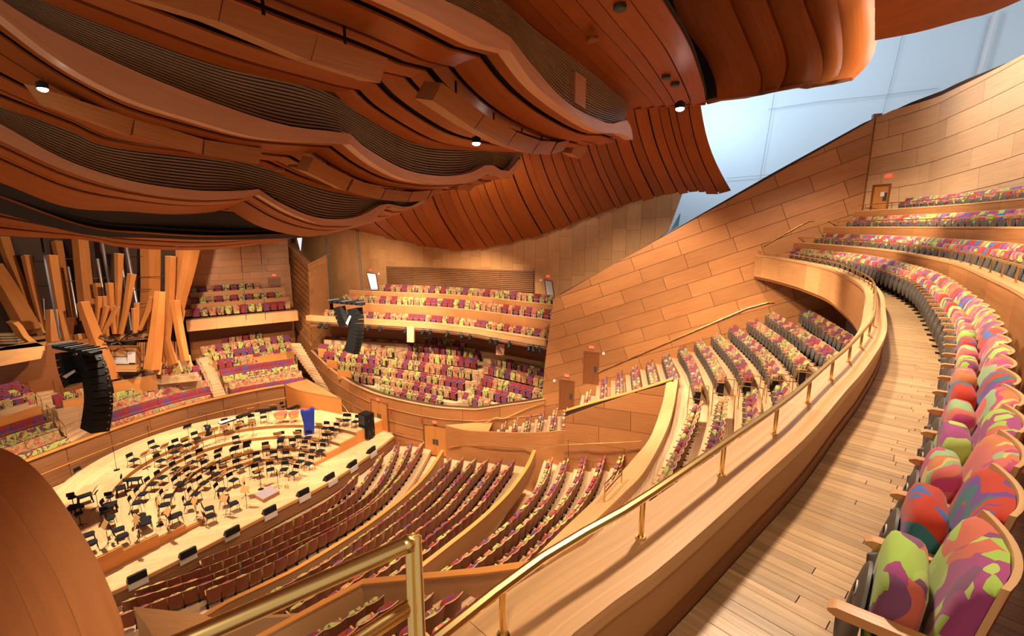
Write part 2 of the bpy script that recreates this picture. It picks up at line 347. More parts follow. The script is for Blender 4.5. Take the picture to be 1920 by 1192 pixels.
# ------------------------------------------------------------------ panelled walls
def cumlen(pl):
    c = [0]
    for a, b in zip(pl, pl[1:]): c.append(c[-1] + math.dist(a[:2], b[:2]))
    return c
class Wall:
    """an upright wall over a plan line; q runs along the line, side = +1/-1 tells which side of offset() faces the room"""
    def __init__(s, pts, side, step=.6):
        s.pl = spline(pts, n=max(3, int(cumlen(pts)[-1] / step))) if len(pts) > 2 else spline(pts, n=max(3, int(cumlen(pts)[-1] / step)))
        s.c = cumlen(s.pl); s.L = s.c[-1]; s.off = [(b[0] - a[0], b[1] - a[1]) for a, b in zip(s.pl, offset(s.pl, side))]
    def at(s, q, z, d=0):
        q = max(0, min(s.L, q)); i = 0
        while i < len(s.c) - 2 and s.c[i + 1] < q: i += 1
        f = (q - s.c[i]) / (s.c[i + 1] - s.c[i]); a, b = s.pl[i], s.pl[i + 1]; n0, n1 = s.off[i], s.off[i + 1]
        return (a[0] + (b[0] - a[0]) * f + (n0[0] + (n1[0] - n0[0]) * f) * d, a[1] + (b[1] - a[1]) * f + (n0[1] + (n1[1] - n0[1]) * f) * d, z)
    def dir(s, q):
        a = s.at(q - .05, 0); b = s.at(q + .05, 0); return math.atan2(b[1] - a[1], b[0] - a[0])
    def qz(s, u, v):
        d = ray(u, v)
        for i in range(len(s.pl) - 1):
            a, b = s.pl[i], s.pl[i + 1]; ca = a[0] * d[1] - a[1] * d[0]; cb = b[0] * d[1] - b[1] * d[0]
            if ca * cb <= 0 and ca != cb:
                f = ca / (ca - cb); y = a[1] + f * (b[1] - a[1]); t = y / d[1]
                if t > 0: return (s.c[i] + f * (s.c[i + 1] - s.c[i]), d[2] * t)
        for i in (0, len(s.pl) - 2):          # just past an end: carry the end segment on
            a, b = s.pl[i], s.pl[i + 1]; ca = a[0] * d[1] - a[1] * d[0]; cb = b[0] * d[1] - b[1] * d[0]; f = ca / (ca - cb) if ca != cb else 0
            if -4 < f < 5: return (min(s.L, max(0, s.c[i] + f * (s.c[i + 1] - s.c[i]))), d[2] * (a[1] + f * (b[1] - a[1])) / d[1])
        raise ValueError((u, v))
def clip(poly, cl):
    ar = sum(cl[i][0] * cl[(i + 1) % len(cl)][1] - cl[(i + 1) % len(cl)][0] * cl[i][1] for i in range(len(cl)))
    if ar < 0: cl = cl[::-1]
    for i in range(len(cl)):
        a, b = cl[i], cl[(i + 1) % len(cl)]; out = []
        f = lambda p: (b[0] - a[0]) * (p[1] - a[1]) - (b[1] - a[1]) * (p[0] - a[0])
        for j in range(len(poly)):
            p, q = poly[j], poly[(j + 1) % len(poly)]; fp, fq = f(p), f(q)
            if fp >= 0: out.append(p)
            if (fp >= 0) != (fq >= 0):
                t = fp / (fp - fq); out.append((p[0] + (q[0] - p[0]) * t, p[1] + (q[1] - p[1]) * t))
        poly = out
        if len(poly) < 3: return []
    return poly
def panelled(w, cl, ang, LEN, H, mat, parent, name='panel', th=.045, gap=.022, stag=.5, rnd=.0, nmax=300, base=None, seg=.6):
    """rows of boards laid at an angle over the outline cl (in q, z), each its own piece"""
    ca, sa = math.cos(ang), math.sin(ang); rot = lambda p: (p[0] * ca + p[1] * sa, -p[0] * sa + p[1] * ca); inv = lambda p: (p[0] * ca - p[1] * sa, p[0] * sa + p[1] * ca)
    R = [rot(p) for p in cl]; x0, x1 = min(p[0] for p in R), max(p[0] for p in R); y0, y1 = min(p[1] for p in R), max(p[1] for p in R)
    rnds = random.Random(int(abs(x0 * 100) + LEN * 10)); n = 0; r = 0; y = y0
    while y < y1:
        x = x0 - LEN * ((r * stag) % 1.0)
        while x < x1:
            ln = LEN * (1 + rnds.uniform(-rnd, rnd))
            mb = MB(); ns = max(1, round(ln / seg)); xa, xb = x + gap / 2, x + ln - gap / 2; tot = 0
            for e in range(ns):                # short straight lengths follow the curve of the wall
                ua, ub = xa + (xb - xa) * e / ns, xa + (xb - xa) * (e + 1) / ns
                q = clip([(ua, y + gap / 2), (ub, y + gap / 2), (ub, y + H - gap / 2), (ua, y + H - gap / 2)], R)
                if len(q) >= 3:
                    q = [inv(p) for p in q]; tot += abs(sum(q[i][0] * q[(i + 1) % len(q)][1] - q[(i + 1) % len(q)][0] * q[i][1] for i in range(len(q)))) / 2
                    mb.solid([w.at(p[0], p[1], 0) for p in q], [w.at(p[0], p[1], th) for p in q]); mb.uv[len(mb.uv) - len(q) - 1] = [rot(p) for p in q]
            if tot > .03: mb.build(name, mat, parent); n += 1
            x += ln
        y += H; r += 1
    return n
def backing(w, cl, mat, name, label, d=-.02, th=.25, cat='wall'):
    mb = MB(); n = 40; qs = [min(p[0] for p in cl) + (max(p[0] for p in cl) - min(p[0] for p in cl)) * k / n for k in range(n + 1)]
    def span(q):
        zs = []
        for i in range(len(cl)):
            a, b = cl[i], cl[(i + 1) % len(cl)]
            if (a[0] - q) * (b[0] - q) <= 0 and a[0] != b[0]: zs.append(a[1] + (b[1] - a[1]) * (q - a[0]) / (b[0] - a[0]))
        return (min(zs), max(zs)) if zs else None
    secs = []
    for q in qs:
        s_ = span(min(max(q, qs[0] + 1e-4), qs[-1] - 1e-4))
        if s_: secs.append([w.at(q, s_[0], d), w.at(q, s_[1], d), w.at(q, s_[1], d - th), w.at(q, s_[0], d - th)])
    mb.loft(secs); return struct(name, mb, mat, label, cat)
def door(name, w, q, z, wd, ht, mat, label, leaves=1, frame=M['fir_dark'], handle='plate', recess=False):
    o = wempty(name, w.at(q, z), kind='structure', label=label, cat='door')
    def part(nm, q0, q1, z0, z1, d0, d1, m):
        mb = MB(); mb.solid([w.at(q0, z0, d0), w.at(q1, z0, d0), w.at(q1, z1, d0), w.at(q0, z1, d0)], [w.at(q0, z0, d1), w.at(q1, z0, d1), w.at(q1, z1, d1), w.at(q0, z1, d1)])
        return mb.build(nm, m, o)
    part('door_frame', q - wd / 2 - .09, q - wd / 2, z, z + ht + .1, .0, .075, frame); part('door_frame', q + wd / 2, q + wd / 2 + .09, z, z + ht + .1, .0, .075, frame)
    part('door_frame', q - wd / 2, q + wd / 2, z + ht, z + ht + .1, .0, .075, frame)
    for k in range(leaves):
        a = q - wd / 2 + wd * k / leaves; b = q - wd / 2 + wd * (k + 1) / leaves
        part('door_leaf', a + .008, b - .008, z + .01, z + ht - .01, .02, .055, mat)
        hq = (b - .12 if k == 0 else a + .12) if leaves == 2 else b - .14
        part('push_plate', hq - .09, hq + .09, z + .85, z + 1.25, .055, .07, M['dark'])
    return o
def exit_sign(w, q, z, label):
    o = wempty('exit_sign', w.at(q, z, .06), label=label, cat='sign', group='exit signs over the doors')
    mb = MB(); mb.solid([w.at(q - .16, z, .05), w.at(q + .16, z, .05), w.at(q + .16, z + .2, .05), w.at(q - .16, z + .2, .05)], [w.at(q - .16, z, .1), w.at(q + .16, z, .1), w.at(q + .16, z + .2, .1), w.at(q - .16, z + .2, .1)])
    mb.build('sign_box', M['exit'], o)
    rz = w.dir(q); fx = w.at(q, z, 1); c = w.at(q, z, 0)
    if cross((math.cos(rz), math.sin(rz), 0), (fx[0] - c[0], fx[1] - c[1], 0))[2] > 0: rz += math.pi
    t = text_obj('exit_lettering', 'EXIT', .15, M['exit_txt']); t.parent = o; t.location = tuple(a - b for a, b in zip(w.at(q, z + .1, .106), w.at(q, z, .06))); t.rotation_euler = (math.pi / 2, 0, rz)
    return o
def text_obj(name, txt, size, mat):
    cu = bpy.data.curves.new(name, 'FONT'); cu.body = txt; cu.size = size; cu.align_x = 'CENTER'; cu.align_y = 'CENTER'; cu.extrude = .002
    to = bpy.data.objects.new('tmp', cu); C.objects.link(to); dg = bpy.context.evaluated_depsgraph_get(); dg.update()
    me = bpy.data.meshes.new_from_object(to.evaluated_get(dg)); bpy.data.objects.remove(to); me.materials.clear(); me.materials.append(mat); me.name = name
    return link(name, me)
def wall_box(w, q, z, sz, d, mat, name, label, cat, group=None):
    mb = MB(); a, b = sz[0] / 2, sz[1] / 2
    mb.solid([w.at(q - a, z - b, .04), w.at(q + a, z - b, .04), w.at(q + a, z + b, .04), w.at(q - a, z + b, .04)], [w.at(q - a, z - b, .04 + d), w.at(q + a, z - b, .04 + d), w.at(q + a, z + b, .04 + d), w.at(q - a, z + b, .04 + d)])
    return mb.build(name, mat, label=label, cat=cat, group=group)

# the tall side wall with the inclined courses
W1 = Wall([(2.0, 31.1), (5.2, 29.65), (9.5, 27.9), (13.6, 26.25), (17.55, 24.2)], -1)
W1.off = [(-a, -b) for a, b in W1.off] if (W1.off[0][1] > 0) else W1.off
cl1 = [W1.qz(*p) for p in [(1041, 556), (1158, 491), (1280, 421), (1449, 324), (1538, 275), (1634, 222)]]
cl1 = [(0.02, -13.4)] + [(max(.02, q), z) for q, z in [W1.qz(1021, 692), W1.qz(1033, 595)]] + cl1 + [(W1.L - .01, cl1[-1][1]), (W1.L - .01, -6.5), (W1.L * .62, -9.5), (2.2, -13.4)]
w1 = backing(W1, [(0.02, -14.5)] + cl1[1:-3] + [(W1.L - .01, -14.5)], M['back'], 'wall_side', 'tall curved wood-panelled wall with sloping top behind the terrace seats')
qa, za = W1.qz(1040, 640); qb, zb = W1.qz(1280, 568); ANG1 = math.atan2(zb - za, qb - qa)
panelled(W1, cl1, ANG1, 2.75, .86, M['fir'], w1, stag=.37, rnd=.06)
# the rear wall of the balcony
INN = [(-2.3, -1.2), (-1.2, .05), (-.5, .8), (.178, 1.535), (.70, 1.96), (1.52, 2.70), (2.27, 3.39), (3.17, 4.30), (4.01, 5.15), (5.45, 6.73), (6.82, 8.49), (8.59, 10.85), (9.86, 12.82), (11.24, 15.46), (12.40, 18.02), (13.23, 21.04), (13.60, 23.2), (13.78, 24.8), (13.72, 26.3)]
SA = spline(INN, step=.25)
off46 = offset(SA, 4.7)
pts2 = [p for p in off46 if p[1] < 23.4]; W2 = Wall(list(reversed([pts2[i] for i in range(8, len(pts2), 6)])), 1)
W2 = Wall([(17.62, 24.15)] + [W2.at(k * 1.6, 0)[:2] for k in range(1, int(W2.L / 1.6))], 1)
if dot((W2.off[3][0], W2.off[3][1], 0), (-1, -.2, 0)) < 0: W2.off = [(-a, -b) for a, b in W2.off]
top2 = [W2.qz(*p) for p in [(1640, 219), (1720, 186), (1800, 153), (1918, 104)]]
cl2 = [(0.01, 0), (0.01, 5.15)] + top2[1:] + [(W2.L, top2[-1][1] + .9), (W2.L, 0)]
w2 = backing(W2, cl2, M['back'], 'wall_rear', 'light wood-panelled rear wall above the upper balcony rows')
qa, za = W2.qz(1660, 346); qb, zb = W2.qz(1915, 256); ANG2 = math.atan2(zb - za, qb - qa)
panelled(W2, cl2, ANG2 * .6, 2.35, .80, M['fir_pale'], w2, stag=.33, rnd=.12)
# doors, signs and small boxes on these walls
d1q, d1z = W1.qz(1107.5, 720); door('door_1', W1, d1q, -10.2, .86, 2.12, M['fir_dark'], 'single brown wooden door in the tall side wall at the foot of its handrail')
d2q, d2z = W1.qz(1062, 770); door('door_2', W1, d2q, -12.3, .90, 2.08, M['fir_dark'], 'single brown wooden door lower down the side wall beside the curved parapet')
exit_sign(W1, d1q, -7.78, 'red exit sign over the door at the foot of the long wall handrail')
exit_sign(W1, d2q, -9.92, 'red exit sign over the lower door beside the curved parapet')
for (u, v, lb) in ((1132, 662, 'small white wall box beside the upper side-wall door'), (1040, 713, 'small white wall box beside the lower side-wall door')):
    q, z = W1.qz(u, v); wall_box(W1, q, z, (.16, .17), .05, M['white'], 'wall_box', lb, 'wall box', 'white wall boxes')
dq, dz_ = W2.qz(1637, 396); door('door_3', W2, .78, .34, .72, 1.55, M['fir_trim'], 'narrow open doorway in the rear wall behind the top balcony row')
exit_sign(W2, 1.05, 2.25, 'dim exit sign over the doorway in the light rear wall')
q, z = W2.qz(1657, 364); wall_box(W2, q, z, (.18, .2), .05, M['white'], 'wall_box', 'small white wall box beside the rear balcony doorway', 'wall box', 'white wall boxes')
mb = MB(); mb.box((17.72, 24.3, 1.2), (.34, .34, 8.3), -.4); struct('trim_corner', mb, M['fir_dark'], 'dark corner trim where the tall side wall meets the rear wall', 'trim')
# handrails fixed to the tall wall
def wall_rail(w, pxs, d, name, label, r=.03, mat=None):
    P = []
    for (u, v) in pxs:
        q, z = w.qz(u, v); P.append(w.at(q, z, d))
    o = wempty(name, P[0], label=label, cat='handrail')
    mb = MB(); mb.tube(P, r, 8); mb.build('rail', mat or M['brass'], o)
    for k in range(int(math.dist(P[0], P[-1]) / 1.8) + 1):
        f = (k + .5) / (int(math.dist(P[0], P[-1]) / 1.8) + 1); i = min(int(f * (len(P) - 1)), len(P) - 2); p = lerp(P[i], P[i + 1], f * (len(P) - 1) - i)
        dd = sub(w.at(1, 0, 0), w.at(1, 0, d)); b = MB(); b.tube([add(p, (0, 0, -.02)), add(add(p, mul(dd, .9)), (0, 0, -.06))], .012, 6); b.build('bracket', M['brass_dull'], o)
    return o
wall_rail(W1, [(1121, 697), (1127, 694), (1200, 663), (1300, 620), (1400, 577), (1440, 566), (1450, 566)], .12, 'handrail', 'long brass handrail climbing the tall side wall beside the terrace rows')
wall_rail(W1, [(1431, 461), (1470, 439), (1516, 414), (1527, 414)], .12, 'handrail', 'short brass handrail on the tall wall above the balcony end')

# ------------------------------------------------------------------ the balcony
ZF = [-2.0, -1.28, -.46, .32]; ZC = [-1.54, -.82, 0.0, .78]; OF = [0, 1.3, 2.4, 3.5]
SB = [p for p in SA]
fl = struct('floor', (lambda m: (m.slab(offset(SB, -.1), offset(SB, 1.34), ZF[0] - .15, ZF[0] - .012), m)[1])(MB()), M['back'], 'oak plank floor of the front balcony row', 'floor')
# planks laid across the gangway
cumA = cumlen(SA); PW = .078; rp = random.Random(3); npl = 0; far_planks = MB()
SI, SO = offset(SA, .02), offset(SA, 1.32)
def along(pl, c, d):
    i = 0
    d = max(0, min(c[-1] - 1e-6, d)); lo, hi = 0, len(c) - 2
    while lo < hi:
        mid = (lo + hi + 1) // 2
        if c[mid] <= d: lo = mid
        else: hi = mid - 1
    f = (d - c[lo]) / (c[lo + 1] - c[lo]); return lerp(pl[lo], pl[lo + 1], f)
d = 3.2
while d < cumA[-1] - .1:
    cut = rp.uniform(.25, .75)
    a0, a1 = along(SI, cumA, d), along(SI, cumA, d + PW - .003); b0, b1 = along(SO, cumA, d), along(SO, cumA, d + PW - .003)
    for (f0, f1) in ((0, cut - .002), (cut + .002, 1)):
        poly = [lerp(a0, b0, f0), lerp(a0, b0, f1), lerp(a1, b1, f1), lerp(a1, b1, f0)]
        zz = ZF[0] + rp.uniform(-.001, .001)
        if npl < 300: mb = MB(); mb.prism(poly, ZF[0] - .012, zz); mb.build('plank', M['oak'], fl); npl += 1
        else: far_planks.prism(poly, ZF[0] - .012, zz)
    d += PW
far_planks.build('plank_field', M['oak_far'], fl, kind='stuff')
def post_rail(line, zcap, h, sp, name, label, r=.021, pr=.014, i0=0, mat=None, start=0):
    o = wempty(name, (line[0][0], line[0][1], zcap), label=label, cat='railing')
    mb = MB(); mb.tube([(p[0], p[1], zcap + h) for p in line], r, 8); mb.build('rail', mat or M['brass'], o)
    c = cumlen(line); d = start; me = None
    while d < c[-1]:
        p = along(line, c, d)
        if me is None:
            b = MB(); b.tube([(0, 0, 0), (0, 0, h - .01)], pr, 8); b.tube([(0, 0, 0), (0, 0, .012)], pr * 1.9, 8); me = b.mesh('post', mat or M['brass'], 0)
        q = link('post', me, o); q.location = (p[0], p[1], zcap + EYE); d += sp
    return o
tierlab = ['front', 'second', 'third', 'top']
for j in range(4):
    base = SB if j == 0 else [p for p in SB if p[1] > (1.2, 1.2, 2.4, 3.4)[j]]
    if j: base = base[:len(base) - (0, 2, 4, 6)[j]]
    inn = offset(base, OF[j]); 
    capw = .28 if j == 0 else .26
    fr = offset(base, OF[j] - capw) if j == 0 else inn
    zlow = ZF[j] if j == 0 else ZF[j - 1]
    nm = 'balcony_parapet'
    o = wempty(nm, (inn[len(inn) // 2][0], inn[len(inn) // 2][1], zlow), kind='structure', label='%s balcony parapet of curved wood under a brass rail' % tierlab[j], cat='parapet')
    if j == 0:
        m = MB(); m.wall(inn, ZF[0] - .02, ZC[0] - .07, -.06); m.build('inner_face', M['brown'], o)
        m = MB(); m.wall(offset(inn, .004), ZF[0], ZF[0] + .10, .012); m.build('skirting', M['fir_dark'], o)  # narrow darker strip along the foot of the inner face
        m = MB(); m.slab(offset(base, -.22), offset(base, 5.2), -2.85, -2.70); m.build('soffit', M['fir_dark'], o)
        # fascia boards on the hall side
        outer = offset(base, -.28); co = cumlen(outer); q = 1.6
        m = MB(); m.wall(offset(base, -.25), -2.72, ZC[0] - .05, .05); m.build('fascia_core', M['back'], o)
        while q < co[-1] - .2:
            seg = [along(outer, co, min(q + k * .24, co[-1])) for k in range(8)]
            seg[0] = along(outer, co, q + .008)
            m = MB(); m.wall(seg, -2.72, ZC[0] - .06, .03); m.build('fascia_board', M['fir_light'], o); q += 1.68
        cw = [(offset(base, -.30), offset(base, .03))]
    else:
        co = cumlen(inn); q = 0
        m = MB(); m.wall(offset(inn, .03), zlow, ZC[j] - .03, .12); m.build('riser_core', M['back'], o)
        while q < co[-1] - .2:
            seg = [along(inn, co, min(q + k * .26, co[-1])) for k in range(9)]; seg[0] = along(inn, co, q + .006)
            m = MB(); m.wall(seg, zlow, ZC[j] - .035, .03); m.build('riser_board', M['fir'], o); q += 2.08
        cw = [(offset(inn, -.012), offset(inn, capw))]
        # floor behind it
        m = MB(); m.slab(offset(inn, .1), offset(base, (OF + [4.72])[j + 1] + .05), ZF[j] - .2, ZF[j]); struct('floor', m, M['oak_far'], '%s balcony row oak floor strip' % tierlab[j], 'floor')
    # cap, in lengths
    a, b = cw[0]; th = .085 if j == 0 else .05; n = len(a); k = 0; stepn = 14
    while k < n - 1:
        e = min(k + stepn, n - 1); m = MB(); m.slab([lerp(a[k], a[k + 1], .012)] + a[k + 1:e + 1], [lerp(b[k], b[k + 1], .012)] + b[k + 1:e + 1], ZC[j] - th, ZC[j]); m.build('cap_board', M['cap'], o); k = e
    line = offset(base, OF[j] - .15) if j == 0 else offset(inn, .14)
    post_rail(line if j else line[2:], ZC[j], .22 if j == 0 else .26, .90 if j == 0 else 1.0, 'brass_railing', 'brass rail on short posts along the %s balcony parapet' % tierlab[j], start=.35)
# rear wall and side under the balcony
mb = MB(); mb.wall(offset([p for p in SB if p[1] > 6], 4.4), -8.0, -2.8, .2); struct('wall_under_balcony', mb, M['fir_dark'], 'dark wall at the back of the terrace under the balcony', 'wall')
# ------------------------------------------------------------------ folding theatre seats
def seat_meshes():
    g = {}
    yb = lambda x, z: -.05 - .17 * max(0, z - .40) - .055 * (1 - (x / .265) ** 2)
    xs = [-.262 + .524 * k / 10 for k in range(11)]
    m = MB(); m.loft([[(x, yb(x, z), z) for z in (.26, .50, .72, .935)] + [(x, yb(x, z) - .02, z) for z in (.935, .72, .50, .26)] for x in xs]); g['back_shell'] = m
    m = MB(); secs = []
    for x in [-.255, -.25, -.235, -.20, -.13, 0, .13, .20, .235, .25, .255]:
        e = max(.05, (1 - (abs(x) / .262) ** 5)) ** .5; zt = .925 - .035 * (1 - e); zb = .40
        pr = [(zb, .0), (zb, .05), (zb + .06, .10), (.62, .115), (zt - .10, .10), (zt - .03, .075), (zt, .03), (zt - .004, .0)]
        secs.append([(x, yb(x, z) + .002 + t * e, z) for z, t in pr])
    m.loft(secs); g['back_cushion'] = m
    m = MB(); m.ell((0, .075, .60), (.222, .075, .215), 16, 8, p=.5, ax=((1, 0, 0), (0, .99, .10), (0, -.10, .99))); g['seat_cushion'] = m
    m = MB(); n = 22; P = [(.212 * math.cos(2 * math.pi * k / n), .44 + .245 * math.sin(2 * math.pi * k / n)) for k in range(n)]
    m.loft([[(x * s_, y0 - .10 * (z - .43) , .44 + (z - .44) * s_) for x, z in P] for s_, y0 in ((.2, .172), (1, .176), (1, .188), (.93, .198), (.70, .212), (.35, .219), (.05, .221))]); g['seat_pan'] = m
    m = MB(); n = 14; P = [(.040 * math.cos(2 * math.pi * k / n), .58 + .024 * math.sin(2 * math.pi * k / n)) for k in range(n)]
    m.solid([(x, .195 - .10 * (z - .43), z) for x, z in P], [(x, .210 - .10 * (z - .43), z) for x, z in P]); g['number_plate'] = m
    m = MB(); prof = [(-.10, .63), (.235, .63), (.262, .643), (.262, .655), (.235, .667), (-.10, .67)]
    m.solid([(-.297, y, z) for y, z in prof], [(-.243, y, z) for y, z in prof]); g['armrest'] = m
    m = MB(); m.box((-.27, .02, .36), (.03, .22, .51)); m.box((-.27, .03, .05), (.05, .14, .10)); m.box((-.27, .03, .01), (.09, .30, .02)); g['standard'] = m
    return g
SM = {}
for k, m in seat_meshes().items():
    mt = {'back_shell': M['ply'], 'seat_pan': M['pan'], 'number_plate': M['plate'], 'armrest': M['arm'], 'standard': M['black']}.get(k)
    if mt and k == 'back_shell':
        SM[k] = m.mesh(k, [M['ply'], M['ply_back']], 0)
        for p in SM[k].polygons:
            if p.normal.y < -.5: p.material_index = 1
    elif mt: SM[k] = m.mesh(k, mt, 0)
    else:
        for c in range(3): SM[k, c] = m.mesh(k, FAB[c], 0, 60); SM[k, c + 3] = m.mesh(k, FABF[c], 0, 60)
SEATS = []                                    # (x, y, z floor, rz, row, n, colour)
ROWLEN = {}
def facing(pl, i, tgt):
    a, b = pl[max(0, i - 1)], pl[min(len(pl) - 1, i + 1)]; tx, ty = b[0] - a[0], b[1] - a[1]; L = math.hypot(tx, ty); f = (-ty / L, tx / L)
    if f[0] * (tgt[0] - pl[i][0]) + f[1] * (tgt[1] - pl[i][1]) < 0: f = (-f[0], -f[1])
    return f
STG = (-16.0, 27.0); rs = random.Random(11)
def seat_row(line, zfl, row, pitch=.54, tgt=STG, back=.19, skip=(), pan=True, turn=0):
    """line = plan line of the tops of the backs"""
    pl = spline(line, step=pitch) if len(line) > 2 else spline(line, n=max(2, round(math.dist(line[0], line[1]) / pitch) + 1))
    ROWLEN[row] = len(pl)
    last = -1
    for i, p in enumerate(pl):
        f = facing(pl, i, tgt); x, y = p[0] + f[0] * back, p[1] + f[1] * back
        c = rs.choice([k for k in (0, 1, 2) if k != last] + [0, 1, 2]); last = c
        if i in skip: continue
        SEATS.append((x, y, zfl, math.atan2(f[1], f[0]) - math.pi / 2 + turn * max(0, 1 - math.hypot(x, y) / 9), row, i + 1, c, pan))
def prj(x, y, z):
    d = y * CP - z * SP; n = -y * SP - z * CP
    return (960 + FPX * x / d, 596 + FPX * n / d, d)
FABW = ['red and blue', 'lime and magenta', 'pink and orange']
NUM_START = None
def build_seats(limit=300):
    vis = []
    for s in SEATS:
        u, v, d = prj(s[0], s[1], s[2] + .55)
        if d > .9 and -30 < u < 1960 and -30 < v < 1250: vis.append((d, s))
    vis.sort(key=lambda q: q[0])
    far = MB(); nplate = 0
    for n, (d, s) in enumerate(vis):
        x, y, z, rz, row, i, c, pan = s
        if n < limit:
            o = empty('theatre_seat', (x, y, z), rz, label='%s folding seat, %s %s' % (FABW[c], nth(i), row), cat='seat', group='patterned folding theatre seats')
            for k in ('back_shell', 'seat_pan', 'armrest', 'standard'):
                if pan or k != 'seat_pan': link(k, SM[k], o)
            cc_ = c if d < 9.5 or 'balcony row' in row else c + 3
            link('back_cushion', SM['back_cushion', cc_], o); link('seat_cushion', SM['seat_cushion', cc_], o)
            if d < 8 and 'front balcony' in row:
                pl = link('number_plate', SM['number_plate'], o)
                num = 155 + (i - NUM_START) if NUM_START else 150
                if d < 6.5 and 140 < num < 160:
                    t = text_obj('number', str(num), .034, M['black']); t.parent = pl; t.location = (0, .1965, .58); t.rotation_euler = (math.pi / 2 - .10, 0, math.pi)
        else:
            ca, sa = math.cos(rz), math.sin(rz)
            def T(p): return (x + p[0] * ca - p[1] * sa, y + p[0] * sa + p[1] * ca, z + p[2])
            def hexa(b, t, m): far.solid([T(p) for p in b], [T(p) for p in t], m)
            w = .262
            for (xa, xb, ya, yb_) in ((-w, -.09, -.06, -.10), (-.09, .09, -.10, -.10), (.09, w, -.10, -.06)):
                hexa([(xa, ya - .02, .28), (xb, yb_ - .02, .28), (xb, yb_, .28), (xa, ya, .28)], [(xa, ya - .11, .935), (xb, yb_ - .11, .935), (xb, yb_ - .09, .935), (xa, ya - .09, .935)], 0)
            hexa([(-w, -.10, .42), (w, -.10, .42), (w, .0, .42), (-w, .0, .42)], [(-w, -.185, .925), (w, -.185, .925), (w, -.115, .90), (-w, -.115, .90)], 1 + c)
            lo = .42 if pan else .20
            hexa([(-.22, .02, lo), (.22, .02, lo), (.22, .16, lo), (-.22, .16, lo)], [(-.21, .0, .76), (.21, .0, .76), (.21, .13, .74), (-.21, .13, .74)], 1 + c)
            if pan: hexa([(-.20, .17, .18), (.20, .17, .18), (.20, .19, .18), (-.20, .19, .18)], [(-.17, .16, .66), (.17, .16, .66), (.17, .18, .66), (-.17, .18, .66)], 4)
            hexa([(-.29, -.12, .615), (-.25, -.12, .615), (-.25, .2, .615), (-.29, .2, .615)], [(-.29, -.12, .65), (-.25, -.12, .65), (-.25, .2, .65), (-.29, .2, .65)], 5)
            hexa([(-.285, -.10, 0), (-.255, -.10, 0), (-.255, .12, 0), (-.285, .12, 0)], [(-.285, -.10, .6), (-.255, -.10, .6), (-.255, .12, .6), (-.285, .12, .6)], 6)
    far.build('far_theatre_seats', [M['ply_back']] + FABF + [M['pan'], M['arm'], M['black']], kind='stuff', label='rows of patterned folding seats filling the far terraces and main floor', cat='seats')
# the four balcony rows
for j, nm in enumerate(['front balcony row', 'second balcony row', 'third balcony row', 'top balcony row']):
    ln = offset([p for p in SB if p[1] > (.9, 1.4, 2.4, 3.4)[j]], OF[j] + (1.065, .84, .84, .84)[j])
    ln = list(reversed(ln)); ln = ln[(5, 7, 9, 16)[j]:]
    cl_ = cumlen(ln); sh = 0
    if j == 0:                                 # bring a seat to where number 154 stands
        e = min(((abs(prj(*(lambda p: (p[0] - .28, p[1] + .26, ZF[0] + .6))(along(ln, cl_, k * .01)))[1] - 850), k * .01) for k in range(int(cl_[-1] * 100))), key=lambda q: q[0]); sh = e[1] % .545
    seat_row(spline([along(ln, cl_, sh + (cl_[-1] - sh) * k / 59) for k in range(60)], n=60), ZF[j], 'from the side wall in the ' + nm, .545, tgt=(2, 14), turn=.20 if j == 0 else 0)
best = None
for s in SEATS:
    if 'front balcony' in s[4]:
        u, v, d = prj(s[0] , s[1], s[2] + .6); e = abs(v - 905) + (0 if d < 5 else 999)
        if best is None or e < best[0]: best = (e, s[5])
NUM_START = best[1]
NEARC = {-7: 0, -6: 2, -5: 1, -4: 2, -3: 0, -2: 2, -1: 1, 0: 2, 1: 0, 2: 1, 3: 0}
SEATS = [s[:6] + (NEARC[s[5] - NUM_START], s[7]) if 'front balcony' in s[4] and s[5] - NUM_START in NEARC else s for s in SEATS]
# ------------------------------------------------------------------ raked blocks of seats: terrace and main floor
def plan(px, z): return [pz(u, v, z)[:2] for u, v in px]
def step_of(parent, line, zfl, fwd, bk, zlow, tgt=STG, ext=(0, 0), mat='step', name='step'):
    """one tread of the rake: from fwd metres before the backs to bk metres behind them"""
    pl = spline(extend(line, *ext), n=max(3, int(cumlen(line)[-1] / .7) + 2)); f = facing(pl, len(pl) // 2, tgt)
    a, b = pl[0], pl[-1]; sgn = 1
    o = offset(pl, 1); i = len(pl) // 2
    if (o[i][0] - pl[i][0]) * f[0] + (o[i][1] - pl[i][1]) * f[1] < 0: sgn = -1
    m = MB(); m.slab(offset(pl, sgn * fwd), offset(pl, -sgn * bk), zlow, zfl); return m.build(name, M[mat], parent)
def block(name, label, rows, z0, dz, rowlab, pan=True, pitch=.54, fwd=.74, bk=.30, ext=(.6, .6), drop=.9, tgt=STG, parts=None, seatskip=()):
    fl = wempty('floor', (plan(rows[min(rows)], z0)[0] + (z0 - .88,)), kind='structure', label=label, cat='floor')
    for k in sorted(rows):
        z = z0 + dz * (k - min(rows)); line = plan(rows[k], z); zf = z - .88
        step_of(fl, line, zf, fwd, bk, zf - drop, ext=ext if not isinstance(ext, dict) else ext.get(k, (.6, .6)), tgt=tgt)
        if k in seatskip: continue
        if parts and k in parts: segs = parts[k]
        else: segs = [(line, '')]
        for (sg, lb) in segs:
            ln = sg if sg is line else plan(sg, z)
            seat_row(ln, zf, 'in row %s of the %s%s' % (word(k), rowlab, lb), pitch, tgt=tgt, pan=pan)
    return fl
